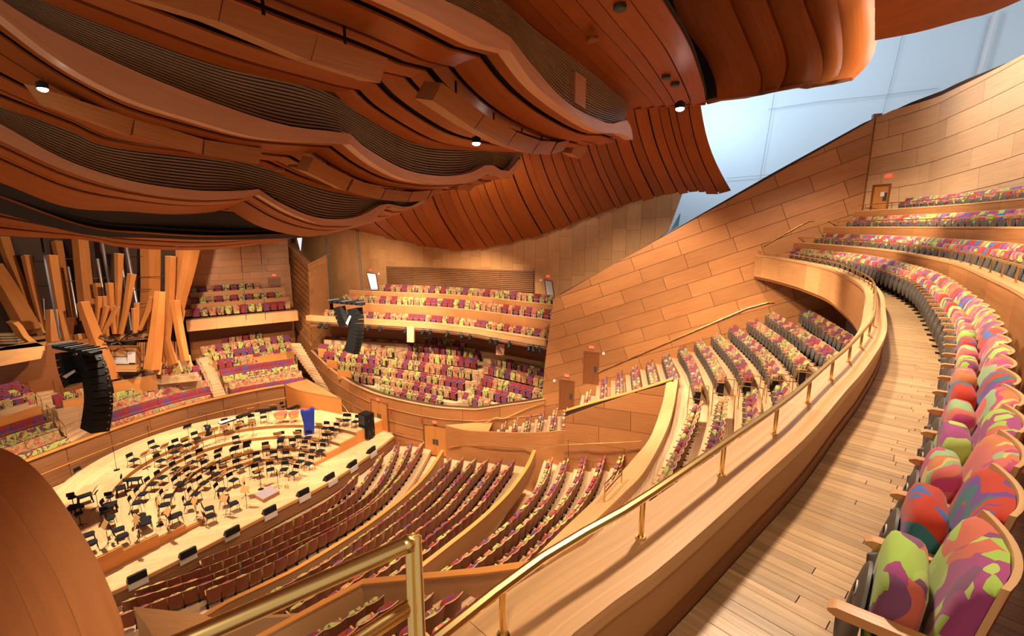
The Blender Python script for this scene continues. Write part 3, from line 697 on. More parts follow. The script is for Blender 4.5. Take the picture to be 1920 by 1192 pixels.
D = {1: [(1109, 733), (1106, 754)], 2: [(1138.6, 709), (1137, 746)], 3: [(1167, 697.5), (1168, 740)], 4: [(1195, 686), (1201, 728)], 5: [(1224, 677), (1234.7, 717.6)], 6: [(1254.4, 663), (1272.5, 710)],
     7: [(1284.6, 651), (1304, 680), (1318, 722), (1317, 757), (1305, 793), (1290, 829.6), (1265.7, 878), (1245, 915)],
     8: [(1316, 637.5), (1339, 668), (1357, 698), (1364.7, 710), (1365.4, 748), (1361, 781), (1353, 817.5), (1341, 850.8), (1318, 895)],
     9: [(1348, 625.4), (1381, 658.7), (1402, 686), (1413, 704), (1418, 734.4), (1421, 769), (1418, 796), (1409, 818)],
     10: [(1381, 612), (1426.6, 649.6), (1453.8, 680), (1466, 701), (1474, 722), (1484, 750)],
     11: [(1416, 598), (1472, 637.5), (1508, 670.8), (1520, 686), (1534.6, 708)], 12: [(1450.8, 584.7), (1517, 625.4), (1562.5, 655.6), (1589.7, 680)], 13: [(1517, 580), (1605, 635)]}
Dp = {7: [(D[7][:3], ', wall side'), (D[7][3:], ', aisle side')], 8: [(D[8][:4], ', wall side'), (D[8][4:], ', aisle side')], 9: [(D[9][:4], ', wall side'), (D[9][4:], ', aisle side')],
      10: [(D[10][:4], ', wall side'), (D[10][4:], ', aisle side')], 11: [(D[11][:4], ', wall side')]}
extD = {k: (1.6, .0) for k in range(1, 7)}; extD.update({7: (1.6, 5.5), 8: (1.6, 7), 9: (1.6, 8), 10: (1.6, 9), 11: (1.6, 9.5), 12: (1.4, 10), 13: (.5, 10)})
block('terrace', 'stepped light wood floor of the terrace below the balcony', D, -9.82, .47, 'terrace', pitch=.53, ext=extD, parts=Dp, bk=.34, fwd=.66, drop=1.2)
m = MB(); m.prism([(-1.5, 5.5), (4, 10), (8.5, 18), (11, 24), (17.5, 24), (17.5, 8), (8, -3), (0, 0)], -9.6, -9.3); struct('floor', m, M['step'], 'wood floor below the terrace steps under the balcony', 'floor')
# rails at the aisle ends of the terrace rows
def hoop(P, name, label, r=.016, mat=None, group=None, mid=True):
    """a rail bent over two posts: P = two plan points and floor heights"""
    (a, za), (b, zb), h = P
    o = wempty(name, (a[0], a[1], za), label=label, cat='handrail', group=group)
    m = MB(); m.tube([(a[0], a[1], za), (a[0], a[1], za + h)], r, 6); m.build('post', mat or M['brass_dull'], o)
    m = MB(); m.tube([(b[0], b[1], zb), (b[0], b[1], zb + h)], r, 6); m.build('post', mat or M['brass_dull'], o)
    m = MB(); m.tube([(a[0], a[1], za + h), (b[0], b[1], zb + h)], r * 1.15, 6); m.build('rail', mat or M['brass_dull'], o)
    return o
for k in range(7, 13):
    z = -9.82 + .47 * (k - 1); idx = {7: (2, 3), 8: (3, 4), 9: (3, 4), 10: (3, 4), 11: (3, 4), 12: (3, 3)}[k]
    A = plan([D[k][idx[0]]], z)[0]; B = plan([D[k][idx[1]]], z)[0]
    f = facing([A, B], 0, STG) if idx[0] != idx[1] else (-.9, .4)
    for e, (Q, w_) in enumerate(((A, 'wall'), (B, 'near'))):
        dirx = ((B[0] - A[0]), (B[1] - A[1])); L = math.hypot(*dirx) or 1
        off = (.30 if e == 0 else -.30); q = (Q[0] + dirx[0] / L * off, Q[1] + dirx[1] / L * off) if idx[0] != idx[1] else Q
        if idx[0] == idx[1] and e: continue
        hoop((((q[0] + f[0] * .55, q[1] + f[1] * .55), z - .88), ((q[0] - f[0] * .25, q[1] - f[1] * .25), z - .88), .95), 'aisle_rail', 'brass aisle rail at terrace row %s, %s side of the aisle' % (word(k), w_), group='brass aisle rails of the terrace')
# sloping panelled wall at the lower ends of terrace rows, and the long curved parapet
WF_px = [(1060, 772), (1110, 757), (1170, 741), (1235, 721), (1262, 712)]; WF_z = [-10.0, -9.35, -8.6, -7.75, -7.4]
WFt = [pz(u, v, z) for (u, v), z in zip(WF_px, WF_z)]; WFs = spline(WFt, n=20)
WF = Wall([p[:2] for p in WFs], -1)
if dot((WF.off[5][0], WF.off[5][1], 0), (-1, -1, 0)) < 0: WF.off = [(-a, -b) for a, b in WF.off]
clf = [(0.01, -14.6), (.01, WFs[0][2])] + [(WF.L * k / 6, along([p for p in WFs], cumlen(WFs), WF.L * k / 6)[2]) for k in range(1, 6)] + [(WF.L - .01, WFs[-1][2]), (WF.L - .01, -14.6)]
wf = backing(WF, clf, M['back'], 'wall_terrace_front', 'reddish panelled wall with rising top edge below the terrace rows')
panelled(WF, clf, .04, 3.1, 1.05, M['fir'], wf, stag=.45)
mb = MB(); mb.loft([[add(p, (0, 0, 0)), add(p, (0, 0, .05)), add(add(p, (WF.off[0][0] * -.3, WF.off[0][1] * -.3, 0)), (0, 0, .05)), add(add(p, (WF.off[0][0] * -.3, WF.off[0][1] * -.3, 0)), (0, 0, 0))] for p in WFs]); mb.build('coping', M['fir_trim'], wf)
CAPL = [(1249, 718), (1241.6, 757), (1220, 817.5), (1187, 860), (1160, 890), (1111, 939.6), (1053.7, 993.8), (994, 1052)]
CAPR = [(1271.8, 708.8), (1264, 757), (1250, 805), (1211, 879), (1168, 925.4), (1096.5, 993.8), (1021, 1058)]
ZP = -7.5
a3 = spline(plan(CAPL, ZP), n=40); b3 = spline(plan(CAPR, ZP), n=40)
par = wempty('curved_parapet', (*a3[20], -9), kind='structure', label='long curved parapet with broad light wood top in front of the terrace', cat='parapet')
mb = MB(); mb.slab(a3, b3, ZP - .07, ZP); mb.build('cap', M['cap'], par)
mb = MB(); mb.loft([[(p[0], p[1], ZP - .07), (q[0], q[1], ZP - .07), (q[0], q[1], -9.2), (p[0], p[1], -14.5)] for p, q in zip(offset(a3, .0), offset(b3, .0))]); mb.build('body', M['brown'], par)
m = MB(); d7 = extend(spline(plan(D[7], -7.0), n=30), 0, 3); m.prism([p for p in b3] + list(reversed(d7)), -8.6, -7.885); m.build('gangway_floor', M['step'], par)
mb = MB(); A = pz(1133, 941, ZP); B = pz(1165, 905, ZP); 
o = wempty('brass_gate_rail', A, label='small double brass rail standing on the broad parapet top', cat='railing')
for zz in (.30, .55): m = MB(); m.tube([add(A, (0, 0, zz)), add(B, (0, 0, zz))], .018, 6); m.build('rail', M['brass_dull'], o)
for Q in (A, B): m = MB(); m.tube([Q, add(Q, (0, 0, .56))], .018, 6); m.build('post', M['brass_dull'], o)
# ------------------------------------------------------------------ main floor: front, middle and rear blocks
R = {1: [(389, 1046), (500, 1000), (600, 948), (652, 910), (676, 883)], 2: [(268, 1105), (320, 1088), (396, 1061), (443, 1043), (487, 1024), (526, 1005), (614, 962), (673, 918), (722, 847)],
     3: [(243, 1127), (382, 1084), (430, 1064.5), (479, 1044), (520, 1024), (620, 975), (684, 935), (722, 894), (752, 827)], 4: [(235, 1152), (382, 1097), (430, 1078.5), (481, 1056), (525, 1035), (630, 985), (700, 940), (745, 887), (775, 827)],
     5: [(400, 1104), (450, 1084), (499, 1062), (540, 1042), (587, 1014), (635, 988), (684, 957), (722, 927), (745, 903), (768, 874), (797, 827)]}
block('front', 'pale wood floor of the front seating block by the stage', R, -15.25, .1, 'front main-floor block', pitch=.53, ext=(1.5, 1.0), drop=.3, bk=.3, fwd=.75)
B = {1: [(438, 1150), (519, 1108), (612, 1055), (680, 1007), (738, 965), (796, 915), (823, 888), (851, 855)], 2: [(470, 1160), (560, 1108), (632, 1059), (692, 1019), (765, 965), (803, 932), (842, 892), (872, 857)],
     3: [(560, 1138), (640, 1085), (700, 1040), (757, 995), (788, 971), (827, 938), (865, 895), (894, 860)], 4: [(580, 1148), (660, 1095), (720, 1050), (780, 1000), (811, 977), (846, 946), (883, 901), (917, 861)],
     5: [(610, 1148), (690, 1092), (740, 1057), (784, 1025), (838, 982), (873, 950), (908, 907), (940, 863)], 6: [(630, 1158), (710, 1100), (788, 1046), (830, 1010), (865, 981), (900, 950), (933, 909), (965, 865)]}
block('middle', 'pale wood floor of the middle seating block on the main floor', B, -14.3, .2, 'middle main-floor block', pitch=.53, ext=(1.5, 1.1), drop=1.0, bk=.35, fwd=.75)
Cc = {1: [(800, 1098), (862.6, 1053.7), (900, 1028), (940, 997), (982, 957), (1008, 925), (1028, 891), (1038, 857)], 2: [(850, 1095), (917, 1042), (962, 1005), (1005, 965), (1031, 934), (1056, 891), (1068, 857)],
      3: [(900, 1095), (951, 1051), (1002, 1005), (1042, 965), (1068, 931), (1091, 891), (1101, 855)], 4: [(960, 1080), (1008, 1031), (1048, 991), (1082, 960), (1105, 928), (1125, 891), (1136, 854)], 5: [(1110, 965), (1140, 925), (1162, 883), (1172, 852.6)]}
block('rear', 'pale wood floor of the rear seating block on the main floor', Cc, -12.9, .25, 'rear main-floor block', pitch=.53, ext=(1.5, 1.2), drop=1.2, bk=.33, fwd=.72)
Ew = {1: [(949, 793), (946, 809)], 2: [(972, 786.5), (969, 809)], 3: [(996.7, 780), (991, 809)], 4: [(1021, 773.6), (1015, 807)], 5: [(1046, 767), (1040, 806)], 6: [(1065, 767), (1064.7, 803)]}
Ew = {k: [a, lerp(b, a, .28)] for k, (a, b) in Ew.items()}
block('wedge', 'small stepped wood floor of the wedge of seats by the lower side door', Ew, -12.9, .25, 'wedge of seats by the side door', pitch=.54, ext=(.9, .0), drop=.5, bk=.3, fwd=.68)
# low curved walls between the blocks
def divider(px, z, h, label, th=.14, mat='brown', zl=None):
    pl = spline(plan(px, z), n=44); f = facing(pl, 20, STG)
    o = wempty('block_wall', (*pl[20], z - h), kind='structure', label=label, cat='low wall')
    m = MB(); m.wall(pl, zl if zl is not None else z - h, z - .04, th); m.build('body', M[mat], o)
    m = MB(); m.slab(offset(pl, -.03), offset(pl, th + .03), z - .04, z); m.build('cap', M['fir_trim'], o); return o
divider([(345, 1176), (366, 1162), (420, 1128), (500, 1090), (560, 1060), (640, 1012), (700, 972), (760, 925), (800, 885), (828, 843)], -14.35, 1.15, 'low curved wall with orange cap behind the front seating block')
divider([(783, 1062), (840, 1018), (900, 970), (950, 922), (985, 875), (1000, 843)], -12.95, 1.0, 'low curved wall with orange cap behind the middle seating block')
# base under the whole main floor
mb = MB(); mb.prism([(-40, 8), (10, 8), (14, 24), (4, 33.5), (-20, 52), (-48, 42)], -17.4, -16.2); struct('floor', mb, M['step'], 'wood floor at the foot of the stage', 'floor')
# curved wall along the side of the main floor with its prow
PRO = [(835, 797), (860, 805), (916, 809), (990, 810), (1040, 806), (1065, 803)]
pl3 = spline([pz(835, 797, -13.4), pz(870, 806, -13.25), pz(916, 809.5, -13.0), pz(990, 811.5, -12.35), pz(1064, 806, -11.4)], n=24); pl = [p[:2] for p in pl3]
zt = [p[2] for p in pl3]
o = wempty('prow_wall', (*pl[0], -15), kind='structure', label='curved wooden prow wall below the wedge of seats', cat='wall')
PW_ = Wall([p for p in pl[::3]] + [pl[-1]], -1)
if dot((PW_.off[2][0], PW_.off[2][1], 0), (0, -1, 0)) < 0: PW_.off = [(-a, -b) for a, b in PW_.off]
m = MB(); m.wall(pl, -16.2, zt, -.12); m.build('body', M['fir'], o)
m = MB(); m.prism([pz(835, 797, -13.4)[:2], pz(925, 790, -13.4)[:2], pz(916, 809, -13.4)[:2], pz(870, 805.5, -13.4)[:2]], -13.5, -13.38); m.build('prow_top', M['fir'], o)
# face running on to the right below the sloping wall
pl2 = spline([pz(835, 797, -13.4)[:2], pz(900, 812, -13.3)[:2], pz(1000, 838, -12.9)[:2], pz(1100, 832, -12.6)[:2], pz(1215, 822, -11.8)[:2]], n=24)
wl = Wall(pl2[::3] + [pl2[-1]], -1)
if dot((wl.off[2][0], wl.off[2][1], 0), (0, -1, 0)) < 0: wl.off = [(-a, -b) for a, b in wl.off]
def free_rail(P, name, label, r=.025, mat=None, br=None):
    o = wempty(name, P[0], label=label, cat='handrail'); m = MB(); m.tube(P, r, 8); m.build('rail', mat or M['brass'], o)
    for f in (.2, .5, .8):
        k = f * (len(P) - 1); i = min(int(k), len(P) - 2); p = lerp(P[i], P[i + 1], k - i); b = MB(); b.tube([p, add(p, br or (0, .1, -.05))], .012, 6); b.build('bracket', M['brass_dull'], o)
    return o
def on_line(px, line, d=.08):
    out = []
    for (u, v) in px:
        h = hit(u, v, line)
        if h: L = math.hypot(h[0], h[1]); out.append((h[0] - h[0] / L * d, h[1] - h[1] / L * d, h[2]))
    return out
r1 = on_line([(842, 837), (858, 834), (920, 836), (980, 839), (996, 845)], extend(pl, 3, 3)); 
if len(r1) > 1: free_rail(r1, 'handrail', 'brass handrail on the prow wall above the middle block steps')
r2 = on_line([(1003, 845), (1030, 831), (1100, 829), (1205, 824)], extend([p[:2] for p in WFs], 3, 3), .2)
if len(r2) > 1: free_rail(r2, 'handrail', 'brass handrail on the prow wall above the rear block steps')
# ------------------------------------------------------------------ the stage
ZS = -15.2
FRONT = [pz(u, v, ZS)[:2] for u, v in [(150, 1130), (212, 1106), (343, 1043), (511, 957), (625, 897), (700, 845.6), (737, 816)]]
BACK = [(-29.0, 19.5), (-27.6, 24.4), (-26.1, 29.1), (-24.3, 32.8), (-21.3, 36.0), (-19.1, 37.6)]
st = wempty('stage', (*POD, ZS - .95), kind='structure', label='pale maple stage platform with slatted front', cat='stage')
fp = spline(FRONT, n=30); bp = spline(BACK, n=30)
poly = fp + [(-9.0, 33.0), (-10.6, 33.9), (-13.0, 35.6), (-15, 38)] + list(reversed(bp)) + [(-26, 13.5)]
m = MB(); m.prism(poly, ZS - .9, ZS); m.build('stage_floor', M['stage'], st)
m = MB(); m.wall(offset(fp, .01), ZS - .16, ZS + .012, .10); m.build('edge_trim', M['fir_light'], st)
for k in range(8):
    z = ZS - .22 - k * .088; m = MB(); m.wall(offset(fp, .012), z - .032, z + .032, .05); m.build('front_slat', M['slat'], st)
# risers: half-oval steps round the conductor
ELL = [(4.2, 3.4), (5.3, 4.3), (7.2, 5.5), (8.6, 6.9), (11.9, 9.6)]; RZ = [-15.0, -14.78, -14.55, -14.3]
for k in range(4):
    (a0, p0), (a1, p1) = ELL[k], ELL[k + 1]; n = 40
    inner = [hall(-.1 - a0 * math.sin(math.pi * i / n), p0 * math.cos(math.pi * i / n)) for i in range(n + 1)]
    outer = [hall(-.1 - a1 * math.sin(math.pi * i / n), p1 * math.cos(math.pi * i / n)) for i in range(n + 1)]
    o = wempty('riser', (*inner[0], ZS), label='curved maple orchestra riser, %s step up from the podium' % ['lowest', 'second', 'third', 'highest'][k], cat='riser', group='orchestra risers')
    m = MB(); m.slab(inner, outer, ZS, RZ[k]); m.build('deck', M['stage'], o)
    m = MB(); m.slab(offset(inner, 0), offset(inner, .02), ZS + .0, RZ[k] - .02); m.build('face', M['fir_trim'], o)
    for sd in (0, -1):
        q = hall(.0, inner and (p0 if sd == 0 else -p0)); e = hall(.0, (p1 if sd == 0 else -p1)); m = MB(); m.bar((q[0], q[1], (ZS + RZ[k]) / 2), (e[0], e[1], (ZS + RZ[k]) / 2), .05, RZ[k] - ZS - .01); m.build('end_face', M['fir_trim'], o)
# slatted wall behind the orchestra
WB = Wall(BACK, 1)
if dot((WB.off[3][0], WB.off[3][1], 0), (1, -.6, 0)) < 0: WB.off = [(-a, -b) for a, b in WB.off]
wb = backing(WB, [(.01, ZS), (.01, -13.0), (WB.L - .01, -13.0), (WB.L - .01, ZS)], M['fir_dark'], 'wall_stage_back', 'slatted wooden wall behind the orchestra below the choir benches')
q = 0
while q < WB.L - .3:                          # slat boards in bays
    e = min(q + 2.4, WB.L - .02)
    for (z0, z1, nn) in ((ZS + .1, -14.2, 11), (-14.08, -13.12, 11)):
        for k in range(nn):
            z = z0 + (z1 - z0) * (k + .5) / nn; m = MB(); h = (z1 - z0) / nn * .36
            m.loft([[w_(z - h), w_(z + h), x_(z + h), x_(z - h)] for w_, x_ in [((lambda zz, t=t: WB.at(q + .02 + (e - q - .04) * t, zz, .0)), (lambda zz, t=t: WB.at(q + .02 + (e - q - .04) * t, zz, .04))) for t in (0, .5, 1)]]); m.build('slat', M['slat'], wb)
    q = e
for z, t in ((-14.14, .06), (-13.03, .14)):
    m = MB(); n = 30; m.loft([[WB.at(WB.L * k / n, z - .035, -.1), WB.at(WB.L * k / n, z + .035, -.1), WB.at(WB.L * k / n, z + .035, t), WB.at(WB.L * k / n, z - .035, t)] for k in range(n + 1)]); m.build('rail_trim', M['fir_trim'], wb)
# plain wood block at the stage corner with its flat top
c0, c1, c2 = pz(534, 721, -13.0)[:2], pz(638, 747, -13.0)[:2], pz(576, 711, -13.0)[:2]
cm = pz(590, 738, -13.0)[:2]; arc = spline([c0, pz(560, 732, -13)[:2], cm, c1], n=12)
o = wempty('stage_corner_block', (*c1, ZS), kind='structure', label='smooth wood block with flat triangular top at the stage corner', cat='wall')
m = MB(); m.prism(arc + [c2], -13.06, -12.97); m.build('top', M['fir'], o)
for k in range(0, 11, 3):
    m = MB(); sg = arc[k:k + 4]; m.wall(sg, ZS, -13.06, -.08 if True else .08); m.build('face_board', M['fir_trim'], o)
# podium
pq = [(872, 690), (935, 725), (1048, 665), (985, 628)]
pq = [pz(240 + x / 3.692, 740 + y / 3.692, ZS + .2)[:2] for x, y in pq]
o = wempty('conductor_podium', (*pq[0], ZS), label='low conductor podium with grey carpet top at the stage front', cat='podium')
m = MB(); m.prism(pq, ZS, ZS + .19); m.build('base', M['fir'], o)
cc = (sum(p[0] for p in pq) / 4, sum(p[1] for p in pq) / 4); m = MB(); m.prism([lerp(cc, p, .95) for p in pq], ZS + .19, ZS + .2); m.build('carpet', plain('podium_carpet', (.30, .24, .27), .95), o)
# chairs
def floor_at(x, y):
    dx, dy = x - POD[0], y - POD[1]; s = dx * AX[0] + dy * AX[1] + .1; p = dx * PX[0] + dy * PX[1]; z = ZS
    for k in range(4):
        a, b = ELL[k]
        if s < .05 and (s / a) ** 2 + (p / b) ** 2 > 1: z = RZ[k]
    a, b = ELL[4]
    if (s / a) ** 2 + (p / b) ** 2 > 1: z = ZS
    return z
def ground(u, v, h):
    z = ZS
    for _ in range(3):
        q = pz(u, v, z + h); z = floor_at(q[0], q[1])
    return (q[0], q[1], z)
def chair_proto():
    g = {}
    m = MB(); m.ell((0, .02, .455), (.23, .22, .032), 12, 6, p=.45); g['seat'] = (m, 'blackfab')
    m = MB(); m.loft([[(x, -.24 - .03 * (1 - (x / .2) ** 2), .62), (x, -.28 - .03 * (1 - (x / .2) ** 2), .84), (x, -.30 - .03 * (1 - (x / .2) ** 2), .84), (x, -.26 - .03 * (1 - (x / .2) ** 2), .62)] for x in (-.21, -.1, 0, .1, .21)]); g['backrest'] = (m, 'blackfab')
    for s in (-1, 1):
        m = MB(); m.tube([(s * .21, .22, 0), (s * .20, .19, .44)], .012, 6); g['leg', s, 0] = (m, 'black')
        m = MB(); m.tube([(s * .22, -.30, 0), (s * .20, -.20, .45), (s * .205, -.29, .82)], .012, 6); g['leg', s, 1] = (m, 'black')
    m = MB(); m.tube([(-.2, .19, .42), (.2, .19, .42)], .01, 6); m.tube([(-.2, -.2, .42), (.2, -.2, .42)], .01, 6); m.tube([(-.2, -.2, .42), (-.2, .19, .42)], .01, 6); m.tube([(.2, -.2, .42), (.2, .19, .42)], .01, 6); g['seat_frame'] = (m, 'black')
    return {(k if isinstance(k, str) else 'leg', i): a.mesh(k if isinstance(k, str) else 'leg', M[b], 0) for i, (k, (a, b)) in enumerate(g.items())}
CH = chair_proto()
zc = [(188, 385), (345, 350), (325, 420), (228, 478), (475, 300), (415, 370), (335, 510), (440, 465), (235, 570), (170, 615), (355, 612), (435, 550), (550, 500), (515, 420), (640, 460), (615, 545), (525, 608), (465, 685), (275, 700), (100, 685), (60, 745), (250, 760), (645, 655), (730, 588), (765, 495), (430, 745), (560, 785), (565, 835), (730, 750), (670, 720), (310, 845), (345, 880), (85, 840), (120, 885), (135, 940), (890, 530), (985, 515), (1080, 515), (1145, 540), (895, 445), (1010, 435), (1090, 440), (1190, 460), (1250, 475), (830, 390), (740, 415), (955, 375), (1055, 360), (1135, 350), (1215, 365), (1270, 385), (1335, 405), (1060, 300), (1175, 290), (1245, 295), (1350, 315), (1400, 330), (1365, 230), (1430, 240), (1500, 255), (1515, 175), (1575, 185), (860, 200), (940, 175), (680, 230), (780, 210), (755, 330), (40, 450)]
cpx = [(240 + x / 3.692, 740 + y / 3.692) for x, y in zc] + [(153.5, 888), (222, 992), (229, 1004), (165, 1002), (170, 1017), (205, 971), (205, 948)]
CHP = []
for (u, v) in cpx:
    q = ground(u, v, .45); CHP.append(q)
def hallc(x, y): dx, dy = x - POD[0], y - POD[1]; return dx * AX[0] + dy * AX[1], dx * PX[0] + dy * PX[1]
order = sorted(range(len(CHP)), key=lambda i: math.dist(CHP[i][:2], POD)); rings = {}
for n, i in enumerate(order): rings.setdefault(min(6, n // 11), []).append(i)
RN = ['innermost arc round the podium', 'second arc from the podium', 'third arc from the podium', 'fourth arc from the podium', 'fifth arc from the podium', 'sixth arc from the podium', 'outermost arc from the podium']
for r, ids in rings.items():
    ids.sort(key=lambda i: math.atan2(*hallc(*CHP[i][:2])[::-1]) % (2 * math.pi), reverse=True)
    ids.sort(key=lambda i: hallc(*CHP[i][:2])[1])
    for n, i in enumerate(ids):
        x, y, z = CHP[i]; t = (POD[0] + .6, POD[1] - .4); rz = math.atan2(t[1] - y, t[0] - x) - math.pi / 2
        o = empty('orchestra_chair', (x, y, z), rz, label='black padded stage chair, %s in the %s' % (nth(n + 1), RN[r]), cat='chair', group='black orchestra chairs')
        for (k, _), me in CH.items(): link(k, me, o)
# music stands
def stand_proto(mat):
    g = []
    m = MB(); m.tube([(0, 0, .06), (0, 0, .95)], .012, 6); g.append(('pole', m, 'black'))
    for a in range(3): m = MB(); m.tube([(0, 0, .12), (.24 * math.cos(a * 2.094), .24 * math.sin(a * 2.094), .01)], .012, 5); g.append(('foot', m, 'black'))
    m = MB(); m.box((0, .02, 1.05), (.50, .018, .34), ax=((1, 0, 0), (0, .86, .5), (0, -.5, .86))); g.append(('desk', m, mat))
    m = MB(); m.box((0, -.02, .895), (.50, .07, .012)); g.append(('lip', m, 'black'))
    return [(n, a.mesh(n, M[b], 0)) for n, a, b in g]
STW, STB = stand_proto('desk'), stand_proto('black')
zs = [(115, 405), (255, 350), (395, 325), (515, 290), (600, 258), (765, 225), (665, 240), (860, 210), (385, 395), (465, 365), (295, 435), (355, 520), (410, 490), (500, 430), (570, 480), (435, 555), (675, 440), (760, 415), (835, 395), (655, 545), (800, 590), (1035, 290), (1170, 285), (1320, 205), (1380, 255), (1460, 170), (1300, 320), (955, 360), (835, 470), (985, 450), (910, 520), (1105, 360), (1225, 380), (1130, 460), (1030, 530), (665, 715), (465, 755), (275, 805), (60, 860), (205, 745), (810, 655), (850, 100), (1000, 78)]
spx = [(240 + x / 3.692, 740 + y / 3.692) for x, y in zs] + [(197, 983), (178, 918)]
bl = [(415, 240), (625, 385), (740, 365), (825, 330), (970, 130)]; bpx = [(240 + x / 3.692, 740 + y / 3.692) for x, y in bl]
allst = [(ground(u, v, 1.05), STW, 'light wood', 'music stands with wooden desks') for u, v in spx] + [(ground(u, v, 1.05), STB, 'wide black', 'black music stands') for u, v in bpx]
allst.sort(key=lambda e: hallc(*e[0][:2])[1])
for n, (q, pr, w_, gp) in enumerate(allst):
    x, y, z = q; rz = math.atan2(POD[1] - y, POD[0] - x) - math.pi / 2 + math.pi
    k = sum(1 for e in allst[:n] if e[2] == w_) + 1
    o = empty('music_stand', (x, y, z), rz, label='%s music stand, %s along the stage from its far left end' % (w_, nth(k)), cat='music stand', group=gp)
    for nm, me in pr: link(nm, me, o)
# black round-seat stools and low black tables of the double basses and percussion
def stool(u, v, lab):
    x, y, z = ground(u, v, .7); o = empty('bass_stool', (x, y, z), rs.uniform(0, 6), label=lab, cat='stool', group='black round stools')
    m = MB(); m.lathe([(.02, .66), (.17, .66), (.18, .69), (.17, .72), (.02, .72)], n=14); m.build('seat', M['blackfab'], o, dz=0)
    m = MB(); m.tube([(0, 0, .05), (0, 0, .66)], .02, 8); m.build('column', M['black'], o, dz=0)
    m = MB(); m.box((0, -.2, .95), (.32, .04, .2)); m.tube([(0, -.1, .7), (0, -.19, .9)], .012, 6); m.build('backrest', M['blackfab'], o, dz=0)
    for a in range(5): m = MB(); m.tube([(0, 0, .08), (.24 * math.cos(a * 1.257), .24 * math.sin(a * 1.257), .02)], .014, 5); m.build('foot', M['black'], o, dz=0)
for n, (u, v, w_) in enumerate([(135, 932, 'by itself nearest the slatted wall corner'), (237, 899, 'beside the low black table'), (206, 930, 'between two black tables'), (197, 958, 'behind the double chairs'), (147, 962, 'nearest the curved wood wall'), (419, 772, 'at the xylophone below the slatted wall'), (531, 762, 'behind the timpani')]): stool(u, v, 'black round performer stool with back pad, ' + w_)
def low_table(u, v, lab):
    x, y, z = ground(u, v, .45); o = empty('instrument_table', (x, y, z), rs.uniform(0, 3), label=lab, cat='table', group='low black instrument tables')
    m = MB(); m.box((0, 0, .45), (.62, .45, .05)); m.build('top', M['blackfab'], o, dz=0)
    for a in (-1, 1):
        for b in (-1, 1): m = MB(); m.tube([(a * .24, b * .16, .43), (a * .29, b * .2, 0)], .03, 6); m.build('leg', M['black'], o, dz=0)
for u, v, w_ in [(158, 929, 'beside the first stool'), (226, 914, 'between the stools'), (252, 898, 'nearest the conductor'), (205, 945, 'in the bass corner'), (136, 951, 'nearest the curved wood wall')]: low_table(u, v, 'low black splay-legged table ' + w_)
# percussion
def timpano(u, v, r, n):
    x, y, z = ground(u, v, .8); o = empty('kettle_drum', (x, y, z), 0, label='copper kettle drum with red-brown cover, %s in the group of four' % n, cat='drum', group='four kettle drums')
    m = MB(); m.lathe([(.05, .30), (r * .6, .36), (r * .92, .55), (r, .76)], n=18); m.build('kettle', M['copper'], o, dz=0)
    m = MB(); m.lathe([(.02, .79), (r * .8, .80), (r * 1.04, .785), (r * 1.04, .75), (.02, .75)], n=18); m.build('cover', M['timp'], o, dz=0)
    for a in range(4): m = MB(); m.tube([(r * .5 * math.cos(a * 1.57), r * .5 * math.sin(a * 1.57), 0), (r * 1.02 * math.cos(a * 1.57), r * 1.02 * math.sin(a * 1.57), .76)], .016, 5); m.build('strut', M['steel'], o, dz=0)
for u, v, r, n in [(522, 774, .33, 'first'), (529, 779, .38, 'second'), (551, 778, .38, 'third'), (568, 768, .42, 'fourth')]: timpano(u, v, r, n)
x, y, z = ground(388, 806, .35); o = empty('bass_drum', (x, y, z), .9, label='black bass drum lying in front of the slatted wall', cat='drum')
m = MB(); m.ell((0, 0, .36), (.22, .36, .36), 16, 8, p=.7); m.build('shell', M['black'], o, dz=0)
for s in (-1, 1): m = MB(); m.loft([[(s * .2, .36 * math.cos(a * .449), .36 + .36 * math.sin(a * .449)) for a in range(14)], [(s * .23, .36 * math.cos(a * .449), .36 + .36 * math.sin(a * .449)) for a in range(14)]]); m.build('hoop', M['steel'], o, dz=0)
def keyboard(u0, v0, u1, v1, lab, mats):
    zz = ground((u0 + u1) / 2, (v0 + v1) / 2, .85)[2]; a, b = [pz(u, v, zz + .85)[:2] + (zz,) for u, v in ((u0, v0), (u1, v1))]; o = wempty('mallet_instrument', a, label=lab, cat='instrument', group='mallet instruments')
    zt = max(a[2], b[2]) + .85; A, B_ = (a[0], a[1], zt), (b[0], b[1], zt); m = MB(); m.bar(A, B_, .5, .06); m.build('frame', M['black'], o)
    for k in range(14): f = (k + .5) / 14; c = lerp(A, B_, f); m = MB(); d = norm(sub(B_, A)); m.box((c[0], c[1], zt + .045), (.06, .42 - .016 * k, .02), math.atan2(d[1], d[0])); m.build('bar', M[mats], o)
    for f in (.08, .92):
        c = lerp(A, B_, f); m = MB(); m.tube([c, (c[0] + .15, c[1], a[2])], .015, 5); m.tube([c, (c[0] - .15, c[1], a[2])], .015, 5); m.build('leg', M['black'], o)
keyboard(411, 794, 440, 785, 'white-barred mallet instrument below the slatted wall', 'white'); keyboard(447, 781, 470, 775, 'dark mallet instrument beside the white-barred one', 'black'); keyboard(478, 771, 520, 765, 'long black mallet instrument along the slatted wall', 'black'); keyboard(540, 768, 566, 758, 'black topped table with a white roll behind the kettle drums', 'black')
